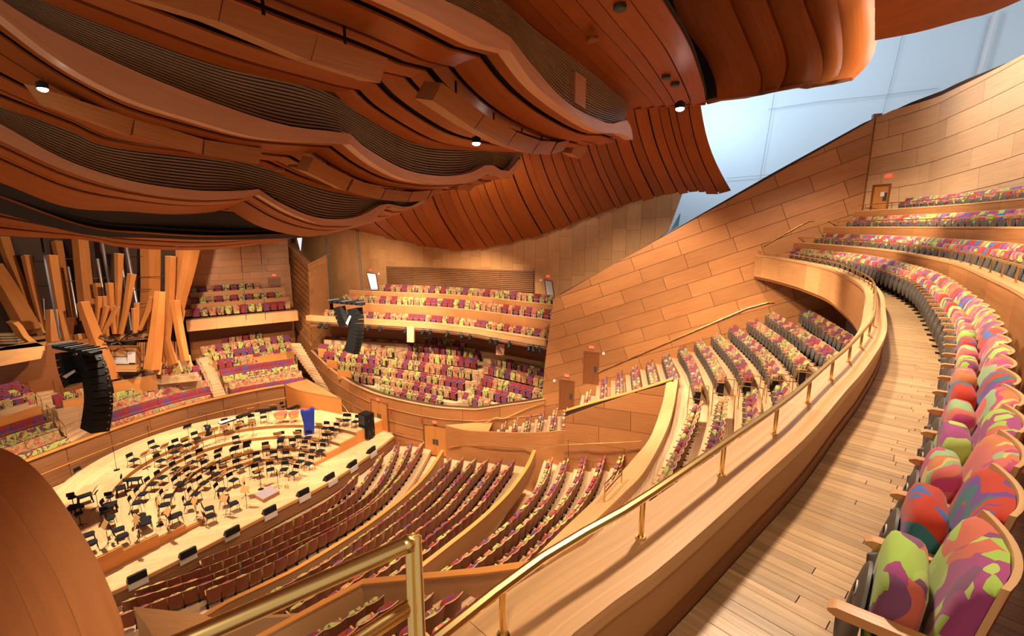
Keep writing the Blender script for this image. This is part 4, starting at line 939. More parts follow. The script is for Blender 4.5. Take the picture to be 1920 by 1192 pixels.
# blue harp cover
x, y, z = ground(580, 813, .0); o = empty('covered_harp', (x, y, z), .5, label='harp wrapped in a bright blue padded cover on the risers', cat='harp')
m = MB(); prof = [(-.32, .30, 0), (-.33, .34, .35), (-.30, .38, .8), (-.36, .40, 1.2), (-.42, .44, 1.6), (-.44, .46, 1.78)]
m.loft([[(a, -.16, h), (b, -.16, h), (b + .02, 0, h), (b, .16, h), (a, .16, h), (a - .02, 0, h)] for a, b, h in prof]); m.ell((-.33, 0, 1.78), (.13, .15, .16), 10, 6); m.ell((.32, 0, 1.80), (.14, .15, .20), 10, 6); m.ell((0, .0, .6), (.30, .2, .6), 12, 6); m.build('cover', M['blue'], o, dz=0, ang=60)
m = MB(); m.box((0, 0, .03), (.6, .36, .06)); m.build('base', M['blue'], o, dz=0)
# stacked black loudspeakers by the stage door
x, y, z = pz(689, 821, ZS)[0], pz(689, 821, ZS)[1], ZS
for n, (zz, h, lb) in enumerate([(.12, .95, 'lower black loudspeaker on castors beside the stage door'), (1.09, .85, 'upper black loudspeaker stacked beside the stage door')]):
    o = empty('loudspeaker', (x, y, z + zz), -.5, label=lb, cat='loudspeaker', group='stacked loudspeakers'); m = MB(); m.loft([[(-.42, -.36, 0), (.42, -.36, 0), (.42, .36, 0), (-.42, .36, 0)], [(-.42, -.36, h), (.42, -.36, h), (.42, .36, h), (-.42, .36, h)]]); m.build('cabinet', M['black'], o, dz=0)
    m = MB(); m.box((-.1, -.37, h / 2), (.6, .02, h * .8)); m.build('grille', M['dark'], o, dz=0)
    for s in (-1, 1): m = MB(); m.tube([(.43, s * .2, h * .4), (.46, s * .2, h * .5), (.43, s * .2, h * .6)], .015, 5); m.build('handle', M['steel'], o, dz=0)
    if n == 0:
        for a in (-1, 1):
            for b in (-1, 1): m = MB(); m.lathe([(.05, -.12), (.05, 0)], (a * .3, b * .25, 0), 8); m.build('castor', M['steel'], o, dz=0)
# floor monitors and grey pads along the stage edge
mon = [(256, 1079), (351, 1035), (434, 994), (504, 955), (567, 922), (616, 893), (659, 869), (695, 843)]
for n, (u, v) in enumerate(mon):
    q = pz(u, v, ZS + .15); i = min(range(len(fp)), key=lambda k: math.dist(fp[k], q[:2])); i = max(1, min(len(fp) - 2, i)); a, b = fp[i - 1], fp[i + 1]; rz = math.atan2(b[1] - a[1], b[0] - a[0])
    lb = 'black wedge floor monitor, %s along the stage edge from its near end' % nth(n + 1)
    o = empty('floor_monitor', (q[0], q[1], ZS + .0), rz, label=lb, cat='speaker', group='floor monitors on the stage edge')
    m = MB(); m.solid([(-.34, -.18, 0), (.34, -.18, 0), (.34, .18, 0), (-.34, .18, 0)], [(-.34, -.16, .33), (.34, -.16, .33), (.34, -.05, .33), (-.34, -.05, .33)]); m.build('cabinet', M['black'], o, dz=0)
    m = MB(); m.solid([(-.30, .165, .04), (.30, .165, .04), (.30, .185, .05), (-.30, .185, .05)], [(-.30, -.03, .31), (.30, -.03, .31), (.30, -.01, .32), (-.30, -.01, .32)]); m.build('grille', M['dark'], o, dz=0)
    c = fp[i]; d = ((b[0] - a[0]), (b[1] - a[1])); L = math.hypot(*d); nx, ny = d[1] / L, -d[0] / L
    e = along(fp, cumlen(fp), cumlen(fp)[i]); qx = q[0]; 
    k = min(range(len(fp)), key=lambda k: math.dist(fp[k], q[:2])); tt = ((q[0] - a[0]) * d[0] + (q[1] - a[1]) * d[1]) / L / L; base = (a[0] + d[0] * tt, a[1] + d[1] * tt)
    m = MB(); m.box((base[0] + nx * .13, base[1] + ny * .13, ZS - .15), (.72, .03, .34), rz); m.build('hanging_pad', M['grey'], label='grey pad hung on the stage front below the %s floor monitor' % nth(n + 1), cat='pad', group='grey pads on the stage front')
# microphone stands
for n, (u, v, w_) in enumerate([(219, 861, 'behind the first chair by the slatted wall'), (283, 818, 'close to the slatted wall'), (392, 800, 'over the bass drum'), (446, 790, 'beside the mallet instruments'), (489, 897, 'before the podium'), (300, 965, 'among the front chairs'), (350, 925, 'on the inner riser'), (545, 838, 'beside the inner riser chairs')]):
    x, y, z = ground(u, v + 20, .0); o = empty('microphone_stand', (x, y, z), rs.uniform(0, 6), label='thin black microphone stand ' + w_, cat='stand', group='microphone stands')
    m = MB(); m.tube([(0, 0, .02), (0, 0, 1.55)], .012, 6); m.build('pole', M['black'], o, dz=0)
    m = MB(); m.tube([(-.25, 0, 1.45), (.45, 0, 1.75)], .009, 6); m.tube([(.45, 0, 1.75), (.55, 0, 1.72)], .02, 6); m.build('boom', M['black'], o, dz=0)
    m = MB(); m.lathe([(.16, 0), (.16, .02), (.03, .04)], n=12); m.build('base', M['black'], o, dz=0)
# ------------------------------------------------------------------ choir benches behind the stage
def bench(L_, zb, fab, label):
    """a long upholstered bench along a plan line (tops of the backs at height zb)"""
    P = [(p[0], p[1], zb) for p in L_]; n = len(P); F = []
    for i in range(n): f = facing([p[:2] for p in P], i, STG); F.append((f[0], f[1], 0))
    o = wempty('choir_bench', (P[0][0], P[0][1], zb - .8), label=label, cat='bench', group='upholstered choir benches')
    def run(i0, i1, q, nm, mat, sh=0):
        m = MB(); secs = []
        for i in range(i0, i1 + 1):
            p = P[i]
            if sh and i == i0: p = lerp(P[i], P[i + 1], sh)
            if sh and i == i1: p = lerp(P[i], P[i - 1], sh)
            secs.append([add(add(p, mul(F[i], x)), (0, 0, z)) for x, z in q])
        m.loft(secs); m.build(nm, mat, o, ang=50)
    k = max(2, n // 5); cuts = [round((n - 1) * e / k) for e in range(k + 1)]
    for a, b in zip(cuts, cuts[1:]):
        run(a, b, [(0, 0), (.06, .01), (.11, -.05), (.16, -.40), (.06, -.42), (0, -.42)], 'back_cushion', FABF[fab], .03)
        run(a, b, [(.14, -.40), (.55, -.38), (.58, -.42), (.56, -.48), (.14, -.50)], 'seat_cushion', FABF[fab], .03)
    run(0, n - 1, [(-.05, -.02), (0, -.02), (.02, -.5), (.5, -.5), (.5, -.84), (-.05, -.84)], 'base', M['fir'])
    m = MB(); fw = .62
    m.loft([[add(add(p, mul(f, fw)), (0, 0, -.8)), add(add(p, mul(f, -.25)), (0, 0, -.8)), add(add(p, mul(f, -.25)), (0, 0, -1.6)), add(add(p, mul(f, fw)), (0, 0, -1.6))] for p, f in zip(P, F)]); m.build('tread', M['step'], chf)
COLW = ['red and blue', 'lime and purple', 'orange']
BKX = spline(extend(spline(BACK, n=40), 3, 4), n=160); bsg = 1
if dot((offset(BKX, 1)[80][0] - BKX[80][0], offset(BKX, 1)[80][1] - BKX[80][1], 0), (1, -.6, 0)) > 0: bsg = -1
def bench_set(rows, side):
    for i, (u0, u1, c) in enumerate(rows):
        zb = -12.88 + .40 * i; ln = offset(BKX, bsg * (.85 + .80 * i)); ln = [p for p in ln if u0 <= prj(p[0], p[1], zb)[0] <= u1]
        ln = spline(ln, n=max(6, int(cumlen(ln)[-1] / .45)))
        bench(ln, zb, c, '%s choir bench, %s row up %s' % (COLW[c], ['lowest', 'second', 'third', 'fourth'][i], side))
chf = wempty('floor', (-25, 33, -13.5), kind='structure', label='stepped wood floor of the choir seating behind the stage', cat='floor')
bench_set([(205, 399, 2), (199, 396, 0), (198, 387, 2), (199, 378, 1)], 'below the organ console')
bench_set([(432, 573, 0), (424, 566, 2), (416, 559, 1), (409, 553, 0)], 'beside the tall pillar wall')
bench_set([(-30, 131, 1), (-30, 114, 2), (-30, 98, 1), (-30, 80, 0)], 'left of the aisle steps')
# low parapets behind the benches and the seats above them
def low_parapet(px, z, h, label, th=.12):
    A, B_ = pz(*px[0], z), pz(*px[1], z); f = facing([A[:2], B_[:2]], 0, STG); g = (-f[0] * th, -f[1] * th, 0)
    o = wempty('choir_parapet', A, kind='structure', label=label, cat='parapet'); m = MB(); m.solid([add(A, (0, 0, -h)), add(B_, (0, 0, -h)), add(add(B_, g), (0, 0, -h)), add(add(A, g), (0, 0, -h))], [A, B_, add(B_, g), add(A, g)]); m.build('panel', M['fir_trim'], o)
    m = MB(); m.solid([add(add(A, mul(g, -.2)), (0, 0, .0)), add(add(B_, mul(g, -.2)), (0, 0, .0)), add(B_, mul(g, 1.2)), add(A, mul(g, 1.2))], [add(add(A, mul(g, -.2)), (0, 0, .035)), add(add(B_, mul(g, -.2)), (0, 0, .035)), add(add(B_, mul(g, 1.2)), (0, 0, .035)), add(add(A, mul(g, 1.2)), (0, 0, .035))]); m.build('coping', M['fir_light'], o)
low_parapet([(404, 682), (551, 659)], -11.45, .9, 'low orange wood parapet above the benches beside the pillar wall')
low_parapet([(211, 717), (293, 704)], -11.0, 1.3, 'wood parapet in front of the organ console')
low_parapet([(294, 706), (373, 692)], -11.2, .9, 'low wood parapet above the benches below the organ legs')
low_parapet([(-10, 788), (76, 761)], -11.2, .9, 'low orange parapet left of the aisle steps')
low_parapet([(117, 752), (200, 737)], -11.2, .8, 'low orange parapet behind the hanging speakers')
S_ = {1: [(399, 677), (542, 652.6)], 2: [(390, 661.7), (539, 642)], 3: [(382, 649.6), (536, 628.5)], 4: [(421, 628.5), (485, 622)]}
block('choirseats', 'stepped floor of the choir-side seats under the balcony box', S_, -11.2, .4, 'choir-side seats', pan=False, pitch=.55, ext=(.4, .4), drop=1.2, bk=.3, fwd=.7)
block('choirseats2', 'floor strip of the short row beside the organ legs', {1: [(298, 695), (367, 686)]}, -10.9, .4, 'short row beside the organ', pan=False, pitch=.6, ext=(.3, .3), drop=1.0)
block('choirseats3', 'floor of the seats at the far left edge', {1: [(-15, 756), (50, 738)], 2: [(-15, 742), (40, 726)], 3: [(-15, 727), (25, 717)]}, -10.9, .4, 'seats left of the aisle steps', pan=False, pitch=.6, ext=(.3, .3), drop=1.0)
block('choirseats4', 'floor of the short row behind the hanging speakers', {1: [(106, 740), (150, 730)]}, -10.8, .4, 'short row behind the hanging speakers', pan=False, pitch=.6, ext=(.3, .3), drop=1.0)
# aisle stairs
def stairs(pa, za, pb, zb, n, label, side='s', mat='step'):
    """pa, pb: two px pairs (left, right edge) at the foot and head"""
    a0, a1 = pz(*pa[0], za), pz(*pa[1], za); b0, b1 = pz(*pb[0], zb), pz(*pb[1], zb)
    o = wempty('aisle_stairs', a0, kind='structure', label=label, cat='stairs')
    for k in range(n):
        f0, f1 = k / n, (k + 1) / n; z = za + (zb - za) * f1
        l0, l1, r0, r1_ = lerp(a0, b0, f0), lerp(a0, b0, f1), lerp(a1, b1, f0), lerp(a1, b1, f1)
        m = MB(); m.prism([l0[:2], r0[:2], r1_[:2], l1[:2]], z - .5, z); m.build('stair_step', M[mat], o)
    return a0, a1, b0, b1
SR = []
SR.append(stairs([(402, 748), (425, 743)], -13.2, [(366, 672), (392, 667)], -11.0, 14, 'pale wood stairs between the two blocks of choir benches') + ('between the bench blocks',))
SR.append(stairs([(135, 833), (190, 800)], -13.2, [(40, 722), (80, 718)], -11.0, 14, 'pale wood stairs left of the hanging speakers') + ('left of the hanging speakers',))
SR.append(stairs([(641, 779), (652, 790)], -14.9, [(543, 643), (562, 643)], -10.3, 24, 'long pale wood stairs beside the pillar wall') + ('beside the pillar wall',))
for (a0, a1, b0, b1, w_) in SR[:2]:
    for n_, (p, q) in enumerate(((a0, b0), (a1, b1))):
        for k in range(4):
            f = .08 + .23 * k; P, Q = lerp(p, q, f), lerp(p, q, f + .12)
            hoop(((P[:2], P[2]), (Q[:2], Q[2]), .85), 'stair_rail', '%s brass rail up the %s side of the stairs %s' % (nth(k + 1), ['left', 'right'][n_], w_), group='brass stair rails')
# ------------------------------------------------------------------ balcony boxes beside the organ
def boxes_balcony():
    z = -7.8; A, B_ = pz(348, 601, z), pz(558, 582, z); f = (*facing([A[:2], B_[:2]], 0, STG), 0)
    o = wempty('balcony_box', A, kind='structure', label='wooden balcony box with three rows of seats right of the organ', cat='balcony')
    d = norm(sub(B_, A)); n = 4
    for k in range(n):
        a, b = add(lerp(A, B_, k / n), mul(d, .008)), add(lerp(A, B_, (k + 1) / n), mul(d, -.008))
        m = MB(); m.loft([[p, add(p, mul(f, -.7)), add(add(p, mul(f, -.7)), (0, 0, -.9)), add(add(p, mul(f, .05)), (0, 0, -.95))] for p in (a, b)]); m.build('front_board', M['fir_light'], o)
    # rows
    for i, (px, zz, nm) in enumerate([([(384, 588), (533, 572.6)], -6.95, 'front row of the box'), ([(374, 565), (506, 554)], -6.05, 'middle row of the box'), ([(361, 544), (448, 537)], -5.2, 'back row of the box')]):
        ca, cb = lerp(A, B_, -.02), lerp(A, B_, .98); back = (.9, 2.0, 3.1)[i]
        P = [add(A, mul(f, -back)), add(add(B_, mul(f, -back)), mul(d, -(.2, .4, .6)[i]))]; zt = (-7.85, -7.05, -6.2)[i]
        seat_row([add(P[0], mul(d, .8))[:2], add(P[1], mul(d, -(.5, .9, 2.3)[i]))[:2]], zt + .0, 'in the ' + nm, .6, pan=False)
        m = MB(); m.loft([[add(add(p, mul(f, .9)), (0, 0, zt - p[2])), add(add(p, mul(f, -.5)), (0, 0, zt - p[2])), add(add(p, mul(f, -.5)), (0, 0, zt - p[2] - .6)), add(add(p, mul(f, .9)), (0, 0, zt - p[2] - .6))] for p in P]); m.build('tread', M['fir'], o)
        if i:
            Q = [add(add(p, mul(f, .6)), (0, 0, zt - p[2])) for p in P]; Q[0] = add(Q[0], mul(d, .5))
            m = MB(); m.loft([[add(p, (0, 0, .42)), add(add(p, mul(f, -.1)), (0, 0, .42)), add(add(p, mul(f, -.1)), (0, 0, -.7)), add(p, (0, 0, -.7))] for p in Q]); m.build('row_front', M['fir'], o)
            m = MB(); m.tube([add(p, (0, 0, .66)) for p in Q], .02, 6)
            for t in range(7): c = lerp(Q[0], Q[1], t / 6); m.tube([add(c, (0, 0, .42)), add(c, (0, 0, .66))], .012, 5)
            m.build('row_rail', M['steel'], o)
    return A, B_, f, d
VA, VB, Vf, Vd = boxes_balcony()
# panelled wall behind the box
wp0 = add(add(VA, mul(Vf, -3.4)), mul(Vd, -1.5)); wp1 = add(add(VB, mul(Vf, -3.6)), mul(Vd, .2))
WPn = Wall([wp0[:2], wp1[:2]], 1)
if dot((WPn.off[0][0], WPn.off[0][1], 0), Vf) < 0: WPn.off = [(-a, -b) for a, b in WPn.off]
clp = [(0, -12), (0, 1.5), (WPn.L, 1.5), (WPn.L, -12)]
wpn = backing(WPn, clp, M['back'], 'wall_organ_side', 'reddish wood-panelled wall behind the balcony box beside the organ')
panelled(WPn, [(0, -8), (0, 1.5), (WPn.L, 1.5), (WPn.L, -8)], 0, 2.3, .62, M['fir'], wpn, stag=.41, rnd=.25, gap=.015)
q, z = WPn.qz(518, 560); door('door_4', WPn, q, z, .9, 2.0, M['fir_dark'], 'brown door in the panelled wall behind the balcony box'); exit_sign(WPn, q, z + 2.25, 'red exit sign over the door behind the balcony box')
m = MB(); m.wall([add(VA, mul(Vf, -2.9))[:2], add(VB, mul(Vf, -2.9))[:2]], -12, -8.3, .1); struct('wall_under_box', m, M['fir_dark'], 'dark wall under the balcony box beside the organ', 'wall')
# the pillar wall: two leaning faces meeting at a sharp edge
P0 = pt(535, 456, 48); P1 = pt(577, 497, 45.5); P2 = pt(613, 478, 47); Q0 = pt(541, 600, 49); Q1 = pt(584, 652, 44.6); Q2 = pt(621, 640, 47)
o = wempty('wall_pillar', Q1, kind='structure', label='tall wooden pillar wall with a sharp leading edge between choir and side terrace', cat='wall')
def quilt(a0, a1, b0, b1, rows, cols, nm, mat, parent, back, cv=0):
    """board courses over the face a0-a1 (top) b0-b1 (bottom)"""
    for r in range(rows):
        sh = (r * .37) % 1 / cols; edges = sorted(set([0, 1] + [min(1, max(0, (k + sh * cols) / cols)) for k in range(cols)]))
        for x0, x1 in zip(edges, edges[1:]):
            if x1 - x0 < .02: continue
            g = .004; P = lambda x, y: lerp(lerp(a0, a1, x), lerp(b0, b1, x), y)
            fq = [P(x0 + g, r / rows + g * 1.6), P(x1 - g, r / rows + g * 1.6), P(x1 - g, (r + 1) / rows - g * 1.6), P(x0 + g, (r + 1) / rows - g * 1.6)]
            m = MB(); m.solid(fq, [add(p, back) for p in fq]); m.build(nm, mat, parent)
LE1 = pt(600, 700, 43)
quilt(P0, P1, Q0, (Q1[0], Q1[1], Q1[2]), 14, 2, 'panel', M['fir'], o, (0, .06, 0))
quilt(P1, P2, Q1, Q2, 13, 2, 'panel', M['fir'], o, (0, .06, 0))
m = MB(); m.solid([add(P0, (0, .12, 0)), add(P1, (0, .12, 0)), add(Q1, (0, .12, 0)), add(Q0, (0, .12, 0))], [add(P0, (.5, 1.2, 0)), add(P1, (0, .9, 0)), add(Q1, (0, .9, 0)), add(Q0, (.5, 1.2, 0))]); m.build('core', M['fir'], o)
m = MB(); m.solid([add(P1, (0, .12, 0)), add(P2, (0, .12, 0)), add(Q2, (0, .12, 0)), add(Q1, (0, .12, 0))], [add(P1, (0, .9, 0)), add(P2, (-.4, .9, 0)), add(Q2, (-.4, .9, 0)), add(Q1, (0, .9, 0))]); m.build('core', M['fir'], o)
for a, b in ((P0, P1), (P1, P2)):
    m = MB(); m.solid([add(a, (0, -.02, -.02)), add(b, (0, -.02, -.02)), add(b, (0, 1.0, -.02)), add(a, (0, 1.0, -.02))], [add(a, (0, -.02, .05)), add(b, (0, -.02, .05)), add(b, (0, 1.0, .05)), add(a, (0, 1.0, .05))]); m.build('coping', M['fir_rim'], o)
m = MB(); m.solid([add(Q0, (0, .1, .1)), add(Q1, (0, .1, .1)), add(Q2, (0, .1, .1)), add(Q2, (0, 2, .1))], [add(Q0, (0, .1, -3.5)), add(Q1, (0, .1, -3.5)), add(Q2, (0, .1, -3.5)), add(Q2, (0, 2, -3.5))]); m.build('foot', M['fir'], o)
# left balcony box at the frame edge
z = -7.6; A, B_, E_ = pz(-30, 659, z), pz(63, 639.5, z), pz(83, 648, z)
o = wempty('balcony_box', A, kind='structure', label='wooden balcony box corner left of the organ at the picture edge', cat='balcony')
A2, E2 = pz(-30, 692, -8.4), pz(77, 672, -8.4); A0, B0 = pz(-30, 655, z), pz(78, 647, z)
A1 = pz(-30, 661, z)
m = MB(); m.solid([A1, E_, E2, A2], [add(A1, (-.5, 1.2, 0)), add(E_, (-1, 1.2, 0)), add(E2, (-1, 1.2, 0)), add(A2, (-.5, 1.2, 0))]); m.build('front_board', M['fir_light'], o)
m = MB(); m.prism([A1[:2], E_[:2], B_[:2], add(A1, (-.2, 1.6, 0))[:2]], z - .3, z); m.build('top', M['fir_light'], o)
m = MB(); H_ = [(20, 600), (28, 607), (40, 626), (63, 640)]
HP = [pt(u, v, 33) for u, v in H_]; m.ribbon(HP, [pt(u + 14, v + 2, 32.6) for u, v in H_[:3]] + [pt(75, 646, 32.6)], .3); m.build('curved_cheek', M['fir_trim'], o)
for k in range(4): m = MB(); p = pt(-10, 627 + 5 * k, 34); q_ = pt(40, 626 + 5 * k, 34); m.bar(p, q_, .5, .12); m.build('stair_step', M['step'], o)
m = MB(); m.wall([(-36, 29.5), (-30.5, 33.0)], -12.5, -7.9, .2); struct('wall_left_under', m, M['fir_dark'], 'dark wood wall under the left balcony box', 'wall')
m = MB(); m.tube([pt(46, 680, 34), pt(55, 722, 34)], .11, 8); m.build('round_column', M['steel'], label='slim grey column under the left balcony box', cat='column')
# ------------------------------------------------------------------ pipe organ
org = wempty('organ_case', (-31, 38, -11.2), label='dark organ case filled with pipes behind the choir benches', cat='organ')
cp = [pt(-40, 640, 37), pt(120, 640, 39.5), pt(250, 640, 41), pt(352, 640, 42)]
for a, b in zip(cp, cp[1:]):
    m = MB(); m.solid([(a[0], a[1], -11.4), (b[0], b[1], -11.4), (b[0] - .6, b[1] + .8, -11.4), (a[0] - .6, a[1] + .8, -11.4)], [(a[0], a[1], 2.5), (b[0], b[1], 2.5), (b[0] - .6, b[1] + .8, 2.5), (a[0] - .6, a[1] + .8, 2.5)]); m.build('case_back', M['case'], org)
for k in range(14):                            # shutters
    m = MB(); m.bar(pt(160, 460 + 6 * k, 39.6), pt(240, 461 + 6 * k, 40.4), .12, .13); m.build('swell_shutter', M['fir_dark'], org)
for k in range(22):
    u = 30 + 6.3 * k if k < 8 else 258 + (k - 8) * 6
    m = MB(); m.bar(pt(u, 640, 38.8), pt(u + 2, 728 if k < 8 else 690, 38.0), .14, .05); m.build('case_bar', M['fir_dark'], org)
for k in range(9):
    u = 258 + k * 4.2; m = MB(); m.bar(pt(u, 642, 37.2), pt(u, 688, 36.2), .10, .08); m.build('case_bar', M['fir'], org)
m = MB(); m.bar(pt(186, 636, 36.4), pt(283, 628, 37.4), .8, .45); m.build('gallery_ledge', M['fir'], org)
m = MB(); m.bar(pt(20, 640, 35.4), pt(95, 629, 36.4), .7, .25); m.build('gallery_ledge', M['fir'], org)
for (u0, v0, u1, v1, t) in [(70, 489, 100, 489, 37), (118, 485, 150, 485, 38), (75, 531, 140, 526, 36.5), (160, 522, 320, 518, 37.5), (170, 545, 285, 542, 37.2), (215, 481, 272, 481, 38), (176, 580, 280, 568, 37)]:
    m = MB(); m.tube([pt(u0, v0, t), pt(u1, v1, t)], .025, 5); m.build('stay_rod', M['steel'], org)
def wpipe(P, w0, w1, t, lab, top=True, bev=False, dt=0.0):
    """square wooden pipe along a traced centre line"""
    n = 12; C_ = spline([(u, v) for u, v in P], n=n); pts = [pt(u, v, t + dt * i / (n - 1)) for i, (u, v) in enumerate(C_)]
    o = wempty('organ_pipe', pts[-1], label=lab, cat='organ pipe', group='wooden organ pipes')
    secs = []
    for i, p in enumerate(pts):
        d = norm(sub(pts[min(n - 1, i + 1)], pts[max(0, i - 1)])); x = norm(cross(d, (-.85, -.5, 0))); x = norm(cross(d, norm((.25, 1, 0)))); y = norm(cross(d, x)); w = (w0 + (w1 - w0) * i / (n - 1)) * t / FPX * .5
        secs.append([add(p, add(mul(x, w * a), mul(y, w * b))) for a, b in ((-1, -1), (1, -1), (1, 1), (-1, 1))])
    m = MB(); m.loft(secs); m.build('pipe_body', M['pipe'], o)
    if top:
        s0 = secs[0]; c = mul(add(add(s0[0], s0[1]), add(s0[2], s0[3])), .25); d = norm(sub(pts[0], pts[1])); m = MB(); m.solid([lerp(c, q, .72) for q in s0], [add(lerp(c, q, .72), mul(d, .02)) for q in s0]); m.build('pipe_mouth', M['gap'], o)
        m = MB()
        for k in range(4): a, b = add(s0[k], mul(d, .015)), add(s0[(k + 1) % 4], mul(d, .015)); m.bar(a, b, .03, .03)
        m.build('pipe_rim', M['fir_rim'], o)
    if w1 > 8:
        s1 = secs[-2]; c = mul(add(s1[0], s1[1]), .5); m = MB(); dd = norm(sub(pts[-1], pts[-2])); q = [lerp(s1[0], s1[1], .12), lerp(s1[0], s1[1], .88)]; fr = mul(norm(sub(s1[0], s1[3])), .14)
        m.solid([q[0], q[1], add(q[1], mul(dd, .9)), add(q[0], mul(dd, .9))], [add(q[0], fr), add(q[1], fr), add(add(q[1], mul(dd, .9)), fr), add(add(q[0], mul(dd, .9)), fr)]); m.build('pipe_foot_block', M['fir_light'], o)
PP = [([(-14, 500), (20, 555), (58, 622)], 22, 24, 35.5, 'thick slanting wooden pipe at the left edge of the organ', False), ([(5, 445), (17, 482), (42, 541), (71, 619)], 14, 8, 36.6, 'long curved wooden pipe leaning from the left edge', False),
      ([(49.5, 480), (62, 540), (82, 619)], 11, 6, 36.2, 'open-topped wooden pipe leaning beside the long curved one', True), ([(95.7, 480), (105, 540), (114, 590), (125, 642)], 14, 10, 35.2, 'tall open-topped wooden pipe behind the hanging speakers', True),
      ([(97, 581), (100, 650), (106, 733)], 12, 19, 33.6, 'upright leg-like wooden pipe with foot block left of the hanging speakers', True), ([(106, 452), (122, 530), (139, 610)], 12, 7, 38, 'long dark wooden pipe at the rear left of the organ', False),
      ([(150, 448), (157, 520), (166, 600)], 17, 18, 37.3, 'broad upright wooden pipe left of the shutters', False), ([(155, 568), (180, 635), (213, 713)], 14, 19, 34.2, 'thick slanting wooden pipe with foot block at the console', True),
      ([(149, 627), (158, 672)], 12, 12, 34.4, 'short open-topped pipe above the hanging speakers', True), ([(128, 596), (127, 645)], 13, 10, 35.6, 'short stubby wooden pipe beside the tall open one', True),
      ([(282, 465), (282, 545), (277, 622)], 22, 20, 38.4, 'broadest upright wooden pipe right of the shutters', False), ([(320, 481), (318, 560), (311, 640), (303, 682)], 12, 9, 36, 'tall open-topped wooden pipe right of the console', True),
      ([(300, 547), (294, 620), (285, 692)], 12, 19, 33.9, 'stout wooden pipe with foot block right of the console', True), ([(328, 564), (336, 615), (348, 677)], 11, 10, 35, 'open-topped leaning wooden pipe near the balcony box', True),
      ([(361, 462), (352, 510), (340, 560), (334, 592)], 18, 11, 36.4, 'big curved wooden pipe bowing beside the panelled wall', False), ([(223, 476), (222, 550), (220, 626)], 10, 5, 35.9, 'straight open-topped pipe in the middle of the organ', True),
      ([(247, 514), (238, 570), (227, 626)], 10, 5, 35.3, 'pipe leaning outward above the trumpets', True), ([(205, 531), (209, 580), (215, 626)], 9, 5, 35.6, 'slim wooden pipe left of the middle pipe', True),
      ([(185, 556), (184, 590), (182, 621)], 7, 5, 35.2, 'small upright pipe above the console, leftmost', True), ([(194.5, 556), (198, 595), (201, 630)], 6, 5, 35.4, 'small upright pipe above the console, second', True),
      ([(200, 574), (194, 600), (187, 628)], 7, 4, 34.9, 'small pipe crossing leftwards above the console', True), ([(219, 575), (207, 600), (193, 626)], 7, 4, 34.6, 'small pipe crossing low to the left', True),
      ([(256.5, 568), (256, 600), (255.5, 624)], 6, 5, 35.2, 'small upright pipe right of the trumpets', True), ([(250.5, 578), (251, 600), (251.5, 624)], 5, 4, 35, 'smallest upright pipe right of the trumpets', True),
      ([(286, 558), (275, 588), (262, 619)], 7, 4, 35, 'small pipe leaning right beside the broad upright', True), ([(181, 531), (184, 556)], 9, 8, 37, 'dark wooden pipe end behind the small ones', False), ([(311, 632), (318, 660), (326, 683)], 9, 12, 35.6, 'lower wooden leg crossing behind the stout pipe', False),
      ([(337, 462), (336, 520), (333, 560)], 9, 8, 37.5, 'dark upright pipe beside the curved one', False)]
for P, a, b, t, lb, tp in PP: wpipe(P, a, b, t, lb, tp)
for n, (P, w, t) in enumerate([([(183, 485), (195, 556)], 5.5, 37.3), ([(192, 455), (205, 529)], 7, 37.6), ([(237, 462), (256, 568)], 6.5, 37.4), ([(228, 490), (238, 560)], 5, 37.8), ([(128, 500), (144, 590)], 4.5, 37), ([(66, 560), (69, 600)], 5, 36.6), ([(82, 560), (84, 600)], 6, 36.6), ([(242, 585), (247, 622)], 4, 35.6)]):
    A, B_ = pt(*P[0], t), pt(*P[1], t); o = wempty('metal_pipe', B_, label='grey metal organ pipe, %s among the wooden pipes' % nth(n + 1), cat='organ pipe', group='metal organ pipes')
    m = MB(); m.tube([A, B_], w * t / FPX / 2, 10, r1=w * t / FPX * .42); m.build('pipe_body', plain('pipe_metal', (.42, .36, .34), .35, .9) if n == 0 else bpy.data.materials['pipe_metal'], o)
    m = MB(); e = lerp(A, B_, 1.0); m.tube([lerp(A, B_, .985), lerp(A, B_, 1.06)], w * t / FPX * .55, 10, r1=w * t / FPX * .2); m.build('pipe_foot', M['steel'], o)
cen = pt(222, 641, 34.6)
for n, (u, v) in enumerate([(187, 629), (203, 646), (247, 621), (258, 628), (274, 618), (281, 631), (252, 641), (240, 634), (212, 632), (228, 647), (196, 640)]):
    tip = pt(u, v, 33.9); m = MB(); m.tube([cen, tip], .025, 6, r1=.07); o = wempty('trumpet_pipe', cen, label='thin horizontal trumpet pipe, %s in the fan above the console' % nth(n + 1), cat='organ pipe', group='fan of horizontal trumpets'); m.build('horn', M['steel'] if n % 2 else M['black'], o)
    m = MB(); m.tube([lerp(cen, tip, .85), tip], .075, 8, r1=.085); m.build('bell', M['black'], o)
# console
c0 = pt(203, 706, 34.2); c1 = pt(258, 697, 34.8)
o = wempty('organ_console', c0, label='wooden organ console with stop jambs and stacked keyboards', cat='organ console')
def cbox(u0, v0, u1, v1, t0, t1, nm, mat):
    a, b, c, d = pt(u0, v0, t0), pt(u1, v0, t0), pt(u1, v1, t0), pt(u0, v1, t0); m = MB(); m.solid([a, b, c, d], [add(a, (-.3, t1 - t0, 0)), add(b, (-.3, t1 - t0, 0)), add(c, (-.3, t1 - t0, 0)), add(d, (-.3, t1 - t0, 0))]); m.build(nm, mat, o)
cbox(198, 652, 256, 700, 35.4, 36.2, 'case', M['fir']); cbox(210, 660, 238, 668, 35.2, 35.4, 'music_desk', M['fir_light'])
cbox(202, 668, 210, 686, 34.9, 35.3, 'stop_jamb', M['grey']); cbox(239, 662, 254, 680, 34.9, 35.3, 'stop_jamb', M['grey'])
